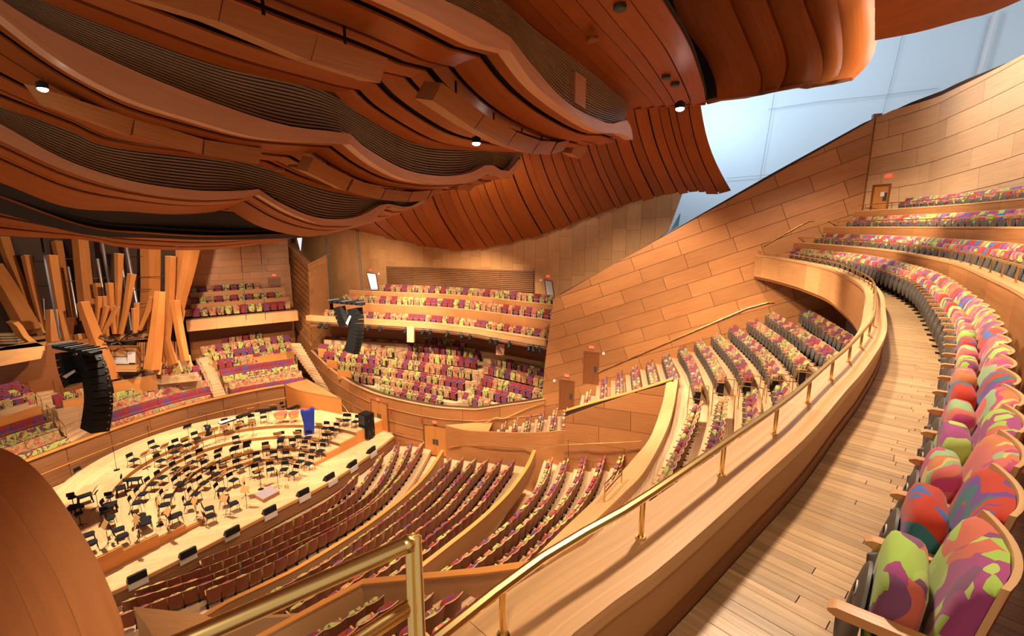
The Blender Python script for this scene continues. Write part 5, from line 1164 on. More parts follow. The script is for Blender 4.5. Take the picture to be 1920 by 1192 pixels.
for k in range(4): cbox(213 - k, 670 + 3.2 * k, 240 + k * .6, 672.4 + 3.2 * k, 35.2 - .1 * k, 35.4, 'keyboard', M['grey'])
cbox(214, 688, 256, 692, 34.4, 35.0, 'bench_top', M['fir_light']); cbox(216, 694, 256, 697, 34.2, 34.8, 'pedal_board', M['fir_light']); cbox(221, 700, 254, 703, 34.0, 34.6, 'pedal_board', M['black'])
m = MB(); m.prism([pt(195, 722, 34.6)[:2], pt(300, 704, 35.4)[:2], pt(372, 690, 36.2)[:2], pt(352, 660, 42)[:2], pt(60, 680, 40)[:2]], -11.7, -11.3); struct('floor', m, M['step'], 'wood floor of the organ loft', 'floor')
# daylight windows high behind the organ
for n, q in enumerate([[(16, 447), (46, 447), (50, 462), (19, 464)], [(50, 449), (54, 449), (57, 462), (53, 462)], [(62, 450), (65, 450), (71, 465), (67, 465)], [(85, 452), (89, 452), (92, 466), (88, 466)], [(12, 570), (22, 588), (24, 601), (18, 601)], [(-6, 448), (2, 455), (5, 510), (-6, 500)]]):
    t = 38.2; m = MB(); P = [pt(u, v, t) for u, v in q]; m.solid(P, [add(p, (-.03, .06, 0)) for p in P]); struct('window_%d' % (n + 2), m, M['glass_day'], 'bright daylight slit high beside the organ, %s from the picture edge' % nth(n + 1), 'window')
m = MB(); m.bar(pt(-10, 467, 37.8), pt(70, 465, 38.0), .3, .25); m.build('window_beam', M['fir_dark'], label='dark wooden beam below the organ windows', cat='beam')
# ------------------------------------------------------------------ the side terrace opposite
Htop = [(2.26, 31.0), (1.0, 30.85), (-.42, 30.85), (-2.15, 30.8), (-3.0, 30.9), (-4.95, 31.2), (-6.9, 32.0), (-8.6, 32.9), (-10.3, 34.0), (-12.1, 35.6), (-14.2, 37.6), (-16.0, 39.6), (-19.0, 43.4)]
WH = Wall(Htop, 1)
if dot((WH.off[4][0], WH.off[4][1], 0), (0, -1, 0)) < 0: WH.off = [(-a, -b) for a, b in WH.off]
def zH(q): return -12.35 + .70 * max(0, 1 - q / 4.8) + max(0, (q - WH.L * .62) / (WH.L * .38)) * .85
clh = [(.01, -16.2)] + [(.01, -11.65), (4.8, -12.35), (WH.L * .62, -12.35), (WH.L - .01, zH(WH.L)), (WH.L - .01, -16.2)]
wh = backing(WH, clh, M['back'], 'wall_terrace_side', 'long curved wood wall in horizontal courses with light ledges and double doors')
HB = [(-16.2, -15.2), (-15.2, -14.25), (-14.25, -13.25), (-13.25, -12.4)]
for i, (za, zb) in enumerate(HB):
    q = 0; k = 0
    while q < WH.L - .1:
        e = min(q + 2.6 + .5 * ((i + k) % 2), WH.L - .02); n = 5; th = .03 + .035 * i
        up = [zH(q + (e - q) * t / n) if i == 3 else zb + (zH(q + (e - q) * t / n) + 12.35) * (i / 3) for t in range(n + 1)]; lo = [za + (zH(q + (e - q) * t / n) + 12.35) * (max(0, i - 1) / 3 if i else 0) for t in range(n + 1)]
        m = MB(); m.loft([[WH.at(q + .01 + (e - q - .02) * t / n, lo[t], 0), WH.at(q + .01 + (e - q - .02) * t / n, up[t] - .03, 0), WH.at(q + .01 + (e - q - .02) * t / n, up[t] - .03, th), WH.at(q + .01 + (e - q - .02) * t / n, lo[t], th)] for t in range(n + 1)]); m.build('panel', M['fir'], wh); q = e; k += 1
    m = MB(); n = 60; sc = i / 3 if i else 0
    m.loft([[WH.at(WH.L * t / n, zb - .03 + (zH(WH.L * t / n) + 12.35) * (1 if i == 3 else sc), -.06), WH.at(WH.L * t / n, zb + .012 + (zH(WH.L * t / n) + 12.35) * (1 if i == 3 else sc), -.06), WH.at(WH.L * t / n, zb + .012 + (zH(WH.L * t / n) + 12.35) * (1 if i == 3 else sc), .07 + .035 * i), WH.at(WH.L * t / n, zb - .03 + (zH(WH.L * t / n) + 12.35) * (1 if i == 3 else sc), .07 + .035 * i)] for t in range(n + 1)]); m.build('ledge', M['fir_pale'], wh)
class Shift:                                   # the same wall, moved towards the room
    def __init__(s, w, d): s.w, s.d = w, d
    def at(s, q, z, d=0): return s.w.at(q, z, d + s.d)
    def dir(s, q): return s.w.dir(q)
    def qz(s, u, v): return s.w.qz(u, v)
WHs = Shift(WH, .12)
q, z = WH.qz(716, 806); door('door_5', WHs, q, -15.2, 1.75, 2.2, M['fir_trim'], 'double wooden stage doors beside the stacked loudspeakers', 2)
q2, z2 = WH.qz(819, 834); door('door_6', WHs, q2, -16.1, 1.75, 2.2, M['fir_trim'], 'double wooden doors beside the prow wall at floor level', 2)
exit_sign(WHs, q2, -13.65, 'red exit sign over the double doors beside the prow'); exit_sign(WHs, q, -12.9, 'dim red exit sign over the stage doors')
for (u, v, lb) in ((737, 771, 'red alarm device between the stage doors and the lower double doors'), (794, 784, 'red alarm device just left of the lower double doors')):
    q_, z_ = WH.qz(u, v); wall_box(WHs, q_, z_, (.12, .2), .07, M['red'], 'alarm_device', lb, 'alarm', 'red alarm devices')
P = [add(WH.at(*WH.qz(u, v), .28), (0, 0, 0)) for u, v in [(737, 810), (750, 808), (760, 811), (773, 807), (793, 811)]]; free_rail(P, 'handrail', 'bent brass handrail on the curved wall between the two double doors', .02)
P = [WH.at(*WH.qz(u, v), .25) for u, v in [(660, 773), (650, 760), (640, 745), (632, 735), (624, 730)]]; free_rail(P, 'handrail', 'bright brass handrail of the stairs beside the pillar wall', .025)
P = [WH.at(*WH.qz(u, v), .25) for u, v in [(903, 793), (930, 780), (945, 782), (985, 764), (1020, 752)]]; free_rail(P, 'handrail', 'brass handrail rising along the curved wall to the lower side door', .025)
TG = (-12, 28)
def jz(k): return -12.25 + .4 * (k - 1)
J2 = {1: [(720, 722), (826, 743)], 2: [(720, 705.5), (853, 728)], 3: [(731, 690), (867, 710)], 4: [(744, 672), (880, 692)], 5: [(759.5, 658.7), (890, 672)], 6: [(771.6, 643.6), (897, 655)], 7: [(796, 632), (869.5, 638)]}
J3 = {1: [(875.5, 737), (916, 748)], 2: [(890.6, 722), (973.7, 740)], 3: [(902.7, 702.5), (1019, 731)], 4: [(916, 684), (1020, 707)], 5: [(933, 667.7), (1019, 693)], 6: [(945, 652), (1019, 672)]}
J1 = {2: [(660, 697), (697, 701)], 3: [(634, 677.7), (709, 684.4)], 4: [(613.7, 660), (721, 668.5)], 5: [(603, 645), (733, 653.4)], 6: [(615, 631.6), (742, 639)], 7: [(683, 621.5), (729.4, 624.8)]}
jf = wempty('floor', (-8, 36, -12.8), kind='structure', label='stepped pale wood floor of the side terrace opposite', cat='floor')
for X, nm in ((J1, 'pillar-side block'), (J2, 'middle block'), (J3, 'wall-side block')):
    for k in X: seat_row(plan(X[k], jz(k)), jz(k) - .88, 'in row %s of the side terrace %s' % (word(k), nm), .55, tgt=TG, pan=False)
for k in range(1, 9):                          # continuous treads through all three blocks
    e = lambda X, i: plan([X[min(max(k, min(X)), max(X))][i]], jz(k))[0]
    zz = jz(k)
    pts = []
    if k >= 2 and k in J1: pts += [plan([J1[k][0]], zz)[0], plan([J1[k][1]], zz)[0]]
    if k in J2: pts += [plan([J2[k][0]], zz)[0], plan([J2[k][1]], zz)[0]]
    if k in J3: pts += [plan([J3[k][0]], zz)[0], plan([J3[k][1]], zz)[0]]
    if k == 8: pts = [(-18, 43.5), (-9, 41.5), (-3, 39.5), (2.5, 36.0)]
    pts.sort(key=lambda p: p[0])
    pts[0] = lerp(pts[0], pts[-1], .03); pl = spline(extend(pts, 0, .3), n=16)
    up = pl[8]; o_ = offset(pl, 1); sg = 1 if (o_[8][1] < pl[8][1]) else -1
    m = MB(); m.slab(offset(pl, sg * .72), offset(pl, -sg * (.34 if k < 8 else 2.5)), zz - 1.9, zz - .88); m.build('step', M['step'], jf)
# stairs of the two aisles of the terrace
for nm, ea, eb in (('pillar-side', J1, J2), ('wall-side', J2, J3)):
    o = wempty('aisle_stairs', (*plan([eb[2][0]], jz(2))[0], jz(2) - .9), kind='structure', label='pale wood aisle stairs of the side terrace, %s aisle' % nm, cat='stairs')
    for k in range(2, 8):
        if k not in eb: continue
        zz = jz(k); b = plan([eb[k][0]], zz)[0]; a = plan([ea[k][1]], zz)[0] if k in ea else (b[0] - 1.2, b[1] + .4)
        if math.dist(a, b) > 2.2: a = (b[0] - 1.3, b[1] + .45)
        c = lerp(a, b, .5); d = norm((b[0] - a[0], b[1] - a[1], 0)); n = (d[1], -d[0])
        if n[1] > 0: n = (-n[0], -n[1])
        m = MB(); m.box((c[0] + n[0] * .60, c[1] + n[1] * .60, zz - .98), (.95, .32, .38), math.atan2(d[1], d[0])); m.build('stair_step', M['step'], o)
        for s in (-1, 1):
            p = (c[0] + d[0] * .5 * s, c[1] + d[1] * .5 * s)
            if k % 2 == 0 or s > 0: hoop((((p[0] + n[0] * .6, p[1] + n[1] * .6), zz - .88), ((p[0] - n[0] * .3, p[1] - n[1] * .3), zz - .88), .9), 'aisle_rail', 'thin brass rail at row %s, %s side of the %s terrace aisle' % (word(k), 'far' if s > 0 else 'near', nm), .016, group='brass rails of the side terrace')
for (px, z, w_) in (([(596, 653), (612, 655)], -10.9, 'fourth'), ([(612, 674), (631, 677)], -11.3, 'third'), ([(632, 693), (658, 696)], -11.65, 'second')):
    A, B_ = pz(*px[0], z), pz(*px[1], z); o = wempty('row_end_panel', A, kind='structure', label='orange wood panel at the pillar end of the %s terrace row' % w_, cat='panel'); m = MB(); m.solid([add(A, (0, 0, -.8)), add(B_, (0, 0, -.8)), add(B_, (0, .1, -.8)), add(A, (0, .1, -.8))], [A, B_, add(B_, (0, .1, 0)), add(A, (0, .1, 0))]); m.build('board', M['fir_trim'], o)
# ------------------------------------------------------------------ upper side balcony opposite
U0 = spline([(-18.4, 41.2), (-17.5, 40.9), (-12.9, 39.6), (-7.1, 38.0), (-3.4, 36.2), (-1.6, 34.9), (2.6, 31.9)], step=.5)
zu = [-7.8, -6.65, -5.7]; fu = [-8.25, -7.0, -6.1]; ou = [0, 1.3, 2.4]
for j in range(3):
    base = U0 if j == 0 else U0[2 + j * 2:]
    ln = offset(base, -ou[j]); 
    o = wempty('side_balcony_parapet', (*ln[10], fu[j]), kind='structure', label='curved wood parapet of the side balcony opposite, %s row' % ['front', 'middle', 'back'][j], cat='parapet')
    co = cumlen(ln); q = 0
    while q < co[-1] - .2:
        seg = [along(ln, co, min(co[-1], q + .01 + .47 * k)) for k in range(6)]; m = MB()
        if j == 0: m.wall(seg, -8.25, zu[0] - .02, -.05)
        else: m.wall(seg, fu[j - 1], zu[j] - .02, -.05)
        m.build('front_board', M['fir_light'] if j == 0 else M['fir'], o); q += 2.36
    m = MB(); m.slab(offset(ln, .02), offset(ln, -.5 if j == 0 else -.18), zu[j] - .04, zu[j]); m.build('cap', M['cap'], o)
    m = MB(); m.slab(offset(ln, -.06), offset(ln, -1.4), fu[j] - .12, fu[j]); m.build('tread', M['fir'], o)
    post_rail(offset(ln, -.3 if j == 0 else -.1)[3:], zu[j], .25, 1.4, 'side_balcony_rail', 'thin metal rail along the %s row of the side balcony opposite' % ['front', 'middle', 'back'][j], .016, .012, mat=M['steel'])
    seat_row(spline(offset(base, -ou[j] - 1.0), n=30)[(2, 1, 4)[j]:(30, 30, 28)[j]], fu[j], 'in the %s row of the side balcony opposite' % ['front', 'middle', 'back'][j], .55, tgt=TG, pan=False)
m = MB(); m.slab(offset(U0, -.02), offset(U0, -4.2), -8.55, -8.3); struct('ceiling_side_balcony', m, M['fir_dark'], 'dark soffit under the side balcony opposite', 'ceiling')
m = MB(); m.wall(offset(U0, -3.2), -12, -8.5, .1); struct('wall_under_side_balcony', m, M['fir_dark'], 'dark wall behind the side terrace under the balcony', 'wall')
m = MB(); A = pt(763, 614, 38); m.solid([pt(763, 613, 38.2), pt(776, 615, 38.2), pt(776, 642, 38.2), pt(763, 641, 38.2)], [add(pt(763, 613, 38.2), (0, .4, 0)), add(pt(776, 615, 38.2), (0, .4, 0)), add(pt(776, 642, 38.2), (0, .4, 0)), add(pt(763, 641, 38.2), (0, .4, 0))]); m.build('projecting_pier', M['fir_rim'], label='pale wood pier between the terrace aisle doors, pillar side', cat='pier', group='pale piers under the side balcony')
m = MB(); Q = [pt(930, 644, 36.2), pt(946, 645, 36.2), pt(945, 666, 36.2), pt(930, 665, 36.2)]; m.solid(Q, [add(p, (0, .4, 0)) for p in Q]); m.build('projecting_pier', M['fir_rim'], label='pale wood pier between the terrace aisle doors, wall side', cat='pier', group='pale piers under the side balcony')
# lighting bar with spotlights under the front of that balcony
bar = [(p[0], p[1] - .25, -8.2) for p in U0[1:]]
o = wempty('lighting_bar', bar[0], label='grey lighting bar under the side balcony front', cat='lighting bar')
for dz in (0, -.13): m = MB(); m.tube([add(p, (0, 0, dz)) for p in bar], .03, 6); m.build('tube', M['steel'], o)
cu = cumlen(bar)
fx = [(600, 600), (613, 604), (690, 604), (712, 605), (760, 612), (767, 608), (793, 614), (806, 616), (838, 618), (865, 622), (881, 624), (920, 630), (930, 634), (955, 637), (992, 648), (1000, 650), (1012, 657)]
for n, (u, v) in enumerate(fx):
    p = min(bar, key=lambda b: abs(prj(*b)[0] - u)); 
    p = (p[0] + (u - prj(*p)[0]) * prj(*p)[2] / FPX, p[1], p[2])
    s = wempty('stage_spotlight', p, label='black spotlight on the lighting bar, %s from the pillar end' % nth(n + 1), cat='spotlight', group='spotlights under the side balcony')
    d = norm((rs.uniform(-.5, .3), -.7, -.8)); q = add(p, (0, -.02, -.32)); m = MB(); m.tube([add(q, mul(d, -.24)), add(q, mul(d, .26))], .12, 8, r1=.15); m.build('can', M['black'], s)
    m = MB(); m.tube([p, add(p, (0, 0, -.2))], .02, 5); m.tube([add(p, (-.14, 0, -.2)), add(p, (.14, 0, -.2))], .02, 5); m.tube([add(p, (.14, 0, -.2)), add(q, (.14, 0, 0))], .018, 5); m.tube([add(p, (-.14, 0, -.2)), add(q, (-.14, 0, 0))], .018, 5); m.build('yoke', M['black'], s)
# ------------------------------------------------------------------ far wall in upright boards above that balcony
NL = [(-27.5, 56), (-20, 50.0), (-14, 45.8), (-7, 42.6), (-1.5, 39.6), (3.5, 37.2), (9, 34.6), (14.5, 31.5)]
WN = Wall(NL, 1)
if dot((WN.off[3][0], WN.off[3][1], 0), (0, -1, 0)) < 0: WN.off = [(-a, -b) for a, b in WN.off]
topn = [WN.qz(*p) for p in [(664, 428), (761, 458), (821, 468), (902, 468), (990, 448), (1083, 418), (1204, 377), (1290, 360)]]
cln = [(.02, -8)] + [(.02, 3.0), (WN.qz(640, 500)[0], 1.2)] + [(WN.qz(761, 458)[0], 2.5), (WN.qz(1083, 418)[0], 3.2), (WN.qz(1290, 360)[0], 3.35)] + [(WN.qz(1290, 470)[0], -2.0), (WN.qz(1040, 560)[0], -8)]
cln = [(.02, -8), (.02, 3.6), (WN.qz(1290, 360)[0], 3.6), (WN.qz(1255, 430)[0], -.2), (WN.qz(1040, 570)[0], -8)]
wn = backing(WN, cln, M['back'], 'wall_far', 'far wall of upright fir boards above the side balcony opposite')
panelled(WN, cln, math.pi / 2, 1.95, 1.02, M['fir_light'], wn, stag=.43, rnd=.25, gap=.012)
# slatted band
s0 = [WN.qz(723, 498), WN.qz(728, 533), WN.qz(1002, 547), WN.qz(996, 506)]
sl = wempty('slatted_acoustic_panel', WN.at(*s0[1], .1), kind='structure', label='brown slatted acoustic panel along the far wall behind the back balcony row', cat='panel')
for k in range(5):
    q0 = s0[1][0] + (s0[2][0] - s0[1][0]) * k / 5 + .01; q1 = s0[1][0] + (s0[2][0] - s0[1][0]) * (k + 1) / 5 - .01
    m = MB()
    for r in range(11):
        za = lambda q, f: (lerp(s0[1], s0[2], (q - s0[1][0]) / (s0[2][0] - s0[1][0]))[1]) * (1 - f) + lerp(s0[0], s0[3], (q - s0[1][0]) / (s0[2][0] - s0[1][0]))[1] * f
        f0, f1 = r / 11, (r + .72) / 11; m.solid([WN.at(q0, za(q0, f0), .03), WN.at(q1, za(q1, f0), .03), WN.at(q1, za(q1, f1), .03), WN.at(q0, za(q0, f1), .03)], [WN.at(q0, za(q0, f0), .22), WN.at(q1, za(q1, f0), .22), WN.at(q1, za(q1, f1), .22), WN.at(q0, za(q0, f1), .22)])
    m.build('slat_section', M['slat'], sl, kind='stuff')
# bright doorway and pale door in that wall
for (px, nm, mt, lb) in (([(689, 511), (706, 513), (711, 543), (697, 543)], 'door_7', M['glass_day'], 'bright bluish open doorway in the far wall beside the slatted panel'), ([(1022, 524), (1036, 527), (1040, 556), (1027, 566)], 'door_8', plain('pale_door', (.62, .55, .62), .5), 'pale lilac door in the far wall near the tall side wall')):
    Q = [WN.qz(*p) for p in px]; m = MB(); m.solid([WN.at(*p, .05) for p in Q], [WN.at(*p, .10) for p in Q]); o = struct(nm, m, mt, lb, 'door')
    m = MB()
    for a, b in zip(Q, Q[1:] + Q[:1]): m.bar(WN.at(*a, .09), WN.at(*b, .09), .07, .07)
    m.build('door_frame', M['fir_dark'], o)
for u, v, lb in ((696, 508, 'red exit sign over the bright far doorway'), (1028, 520, 'red exit sign over the pale lilac door')):
    q, z = WN.qz(u, v); exit_sign(WN, q, z, lb)
for u, v, lb in ((711, 513, 'white wall box beside the bright far doorway'), (1015, 525, 'white wall box beside the pale lilac door')):
    q, z = WN.qz(u, v); wall_box(WN, q, z, (.2, .2), .06, M['white'], 'wall_box', lb, 'wall box', 'white wall boxes')
m = MB(); Q = [pt(1258, 432, 31), pt(1276, 400, 31), pt(1272, 424, 31)]; m.solid(Q, [add(p, (0, .1, 0)) for p in Q]); struct('window_1', m, M['teal'], 'small teal window slit at the end of the far wall', 'window')
m = MB(); Q = [pt(556, 443, 47.5), pt(566, 443, 47.5), pt(563, 470, 47.5)]; m.solid(Q, [add(p, (0, .1, 0)) for p in Q]); struct('window_9', m, M['glass_day'], 'bright white window slit above the pillar wall', 'window')
# ------------------------------------------------------------------ hanging loudspeaker arrays
def array(t, cols, truss, cable, label, pad=None):
    o = wempty('loudspeaker_array', pt(*truss[0], t), label=label, cat='loudspeaker')
    A, B_ = pt(*truss[0], t), pt(*truss[1], t - .5)
    m = MB(); m.bar(A, B_, .5, .16); m.build('bumper_frame', M['black'], o)
    for k in range(7): p = lerp(A, B_, (k + .5) / 7); m = MB(); m.bar(add(p, (-.3, -.3, .14)), add(p, (.35, .3, .18)), .08, .07); m.build('rigging_bar', M['dark'] if k % 3 == 0 else M['black'], o)
    for (pts, w, n) in cols:
        C_ = spline([(u, v) for u, v in pts], n=n + 1)
        for k in range(n):
            a, b = pt(*C_[k], t), pt(*C_[k + 1], t); d = norm(sub(b, a)); x = norm(cross(d, (.5, 1, 0))); y = norm(cross(d, x)); c = lerp(a, b, .5); W_ = w * t / FPX
            m = MB(); m.box(c, (math.dist(a, b) * .95, W_ * .82, W_ * .6), ax=(d, x, y)); m.build('speaker_cabinet', M['black'], o)
            m = MB(); m.box(add(c, mul(y, -W_ * .31)), (math.dist(a, b) * .8, W_ * .6, .03), ax=(d, x, y)); m.build('grille', M['dark'], o)
            m = MB(); m.box(add(add(c, mul(x, W_ * .42)), mul(y, -W_ * .2)), (.06, .05, .05), ax=(d, x, y)); m.build('rigging_pin', M['steel'], o)
    m = MB(); P = [pt(u, v, t) for u, v in cable]; m.tube(P, .045, 6); m.build('cable', M['blackfab'], o)
    if pad: m = MB(); Q = [pt(u, v, t - .5) for u, v in pad]; m.solid(Q, [add(p, (0, .05, .03)) for p in Q]); m.build('pale_end_plate', M['grey'], o)
    return o
array(23.5, [([(160, 662), (178, 700), (185, 750), (178, 806)], 48, 12), ([(122, 660), (127, 690), (138, 722)], 34, 5)], [(108, 648), (182, 662)], [(76, 436), (83, 480), (98, 560), (113, 635)], 'black curved line-array loudspeaker hung at the left above the choir benches', [(117, 706), (138, 694), (141, 697), (124, 709)])
array(35, [([(665, 578), (668, 600), (667, 630), (659, 661)], 28, 12), ([(636, 575), (640, 592), (648, 610)], 22, 5)], [(620, 565), (682, 570)], [(612, 446), (614, 480), (618, 530), (622, 562)], 'black curved line-array loudspeaker hung before the side balcony', [(648, 606), (655, 592), (658, 594), (652, 609)])
for n, (u0, v0, u1, v1, t) in enumerate([(450, 455, 462, 600, 36), (488, 455, 498, 600, 36), (668, 428, 678, 545, 36), (122, 388, 129, 450, 22), (671, 430, 681, 545, 36)]):
    m = MB(); m.tube([pt(u0, v0, t), pt(u1, v1, t)], .02, 5); m.build('hanging_cable', M['blackfab'], label='thin black cable hanging from the ceiling, %s from the left' % nth([2, 3, 4, 1, 5][n]), cat='cable', group='thin hanging cables')
# ------------------------------------------------------------------ the billowing wooden ceiling
def rs_px(P, n): return spline([tuple(p) for p in P], n=n)
def sail(name, label, segs, s0, s1, nst, mat='fir_ceil', n=22, cuts=None):
    """segs: list of (near edge px, far edge px); strips run from the near rim to the far edge"""
    o = wempty('ceiling', cs(*segs[0][0][len(segs[0][0]) // 2], s0), kind='structure', label=label, cat='ceiling')
    for (E0, E1) in segs:
        A, B_ = rs_px(E0, n), rs_px(E1, n)
        FF = [k / 12 for k in range(13)]
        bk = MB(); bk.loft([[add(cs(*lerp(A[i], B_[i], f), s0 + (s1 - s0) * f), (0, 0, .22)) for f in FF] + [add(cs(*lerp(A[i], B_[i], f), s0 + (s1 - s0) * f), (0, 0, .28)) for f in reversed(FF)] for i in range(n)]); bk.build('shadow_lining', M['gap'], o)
        F = cuts or [k / nst for k in range(nst + 1)]
        for j in range(len(F) - 1):
            f0, f1 = F[j] + .012, F[j + 1] - .022
            dz0, dz1 = (.0, .07) if j % 2 == 0 else (.03, -.03)
            def q(i, f, dz): p = cs(*lerp(A[i], B_[i], f), s0 + (s1 - s0) * f); return add(p, (0, 0, dz))
            k = 5; fs = [f0 + (f1 - f0) * e / (k - 1) for e in range(k)]; ds = [dz0 + (dz1 - dz0) * e / (k - 1) for e in range(k)]
            m = MB(); m.loft([[q(i, f, d) for f, d in zip(fs, ds)] + [q(i, f, d + .05) for f, d in reversed(list(zip(fs, ds)))] for i in range(n)]); m.build('ceiling_board', M[mat], o)
    return o
def rim(o, RT, RB, s, n=24, mat='fir_rim', th=.35):
    A, B_ = rs_px(RT, n), rs_px(RB, n)
    m = MB(); secs = []
    for i in range(n):
        a, b = cs(*A[i], s), cs(*B_[i], s); bk = (-AX[0] * th, -AX[1] * th, .02); secs.append([a, b, add(b, bk), add(a, bk)])
    m.loft(secs); m.build('rim_board', M[mat], o)
def slats(o, TOP, BOT, s, n=24, rows=13):
    A, B_ = rs_px(TOP, n), rs_px(BOT, n); m = MB()
    for r in range(rows):
        f0, f1 = r / rows, (r + .62) / rows
        m.loft([[cs(*lerp(A[i], B_[i], f0), s), cs(*lerp(A[i], B_[i], f1), s), add(cs(*lerp(A[i], B_[i], f1), s), (-AX[0] * .05, -AX[1] * .05, 0)), add(cs(*lerp(A[i], B_[i], f0), s), (-AX[0] * .05, -AX[1] * .05, 0))] for i in range(n)])
    m.build('slat_grille', M['grille'], o, kind='stuff')
    m = MB(); m.ribbon([add(cs(*p, s - .25), (0, 0, 0)) for p in A], [add(cs(*p, s - .25), (0, 0, 0)) for p in B_], .03); m.build('grille_back', M['gap'], o)
up = lambda P, d: [(u, v - d) for u, v in P]
RB1L = [(-260, -420), (300, -190), (740, 0), (900, 82), (958, 97)]; RB1R = [(958, 97), (1002, 157), (1063, 209), (1123, 246), (1164, 250), (1187, 262)]
RT1L = [(-260, -480), (300, -240), (833, 0), (958, 70)]; RT1R = [(958, 70), (1000, 124), (1043, 173), (1083, 205), (1123, 225), (1151, 232), (1176, 225), (1186, 250)]
FE1L = [(-160, -100), (44, 0), (209, 66), (403, 133), (560, 168), (620, 180)]; FE1R = [(620, 180), (660, 215), (761, 270), (830, 284), (900, 288), (985, 290)]
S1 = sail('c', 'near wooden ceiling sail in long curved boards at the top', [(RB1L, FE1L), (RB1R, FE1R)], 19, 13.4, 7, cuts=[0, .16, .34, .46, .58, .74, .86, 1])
rim(S1, RT1L, RB1L, 19.02, mat='fir_rim'); rim(S1, RT1R, RB1R, 19.02)
SB0 = [(840, -60), (930, 0), (1002, 68), (1083, 129), (1143, 177), (1180, 200)]
slats(S1, up(SB0, 14), [(790, -40), (830, 2), (958, 76), (1043, 180), (1110, 222), (1170, 234)], 18.5, rows=16)
for q in ([(1079, 134), (1099, 148), (1098, 205), (1078, 192)],):
    m = MB(); P = [cs(*p, 18.6) for p in q]; m.solid(P, [add(p, (-.1, .05, 0)) for p in P]); m.build('access_panel', M['fir_rim'], S1)
RB2L = [(-120, -70), (14, 40), (121, 121), (241, 185), (362, 225), (483, 258), (604, 268), (656, 270)]; RB2R = [(656, 270), (700, 306), (753, 334), (801, 344), (849, 346), (890, 340), (918, 326), (954, 335), (976, 306)]
RT2L = [(-120, -95), (30, 18), (201, 109), (362, 177), (524, 232), (640, 248), (656, 250)]; RT2R = [(656, 250), (688, 278), (761, 318), (833, 330), (882, 324), (918, 308), (950, 322), (974, 297)]
FE2L = [(-120, 160), (0, 201), (133, 246), (201, 274), (403, 298), (483, 310)]; FE2R = [(483, 310), (564, 342), (640, 362), (720, 374), (790, 370), (830, 350)]
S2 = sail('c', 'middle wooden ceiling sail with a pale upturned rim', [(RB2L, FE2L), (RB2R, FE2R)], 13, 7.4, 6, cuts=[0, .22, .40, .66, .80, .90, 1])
rim(S2, RT2L, RB2L, 13.02); rim(S2, RT2R, RB2R, 13.02)
slats(S2, up(FE1L[:-1] + FE1R[1:], 16), RT2L[:-1] + RT2R[1:], 12.5, n=40)
RB3L = [(-100, 215), (0, 262), (121, 318), (242, 356), (362, 374), (455, 372), (485, 365)]; RB3R = [(485, 365), (544, 399), (604, 421), (640, 423), (680, 421), (712, 403), (727, 387), (761, 395), (797, 380)]
RT3L = [(-100, 182), (0, 232), (121, 298), (242, 338), (362, 356), (443, 358), (485, 354)]; RT3R = [(485, 354), (524, 379), (584, 405), (640, 411), (680, 403), (721, 382), (765, 388), (797, 372)]
FE3L = [(-100, 310), (0, 342), (121, 387), (242, 396), (322, 401), (395, 397), (425, 390)]; FE3R = [(425, 390), (483, 423), (544, 439), (584, 443), (640, 432), (720, 410)]
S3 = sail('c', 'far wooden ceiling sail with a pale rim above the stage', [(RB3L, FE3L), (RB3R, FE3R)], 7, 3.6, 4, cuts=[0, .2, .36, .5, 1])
rim(S3, RT3L, RB3L, 7.02); rim(S3, RT3R, RB3R, 7.02)
slats(S3, up(FE2L[:-1] + FE2R[1:], 12), RT3L[:-1] + RT3R[1:], 6.6, n=40)
RB4 = [(-100, 340), (0, 368), (161, 425), (282, 437), (403, 443), (523, 440), (575, 438)]; FE4 = [(-100, 424), (0, 441), (161, 449), (201, 459), (282, 467), (403, 467), (523, 451), (560, 443)]
S4 = sail('c', 'lowest wooden ceiling sail above the organ with dark slots', [(RB4, FE4)], 2.6, -3.5, 6, cuts=[0, .2, .4, .55, .7, .84, 1])
m = MB(); m.ribbon([cs(*p, 3.4) for p in rs_px([(-100, 300), (0, 330), (200, 392), (400, 395), (560, 420), (640, 425)], 20)], [cs(*p, 1.6) for p in rs_px([(-100, 380), (0, 400), (161, 440), (282, 446), (403, 450), (560, 446), (600, 444)], 20)], .05); m.build('dark_slot', M['gap'], S4)  # near-black sheet, the shade of the slot put into its colour
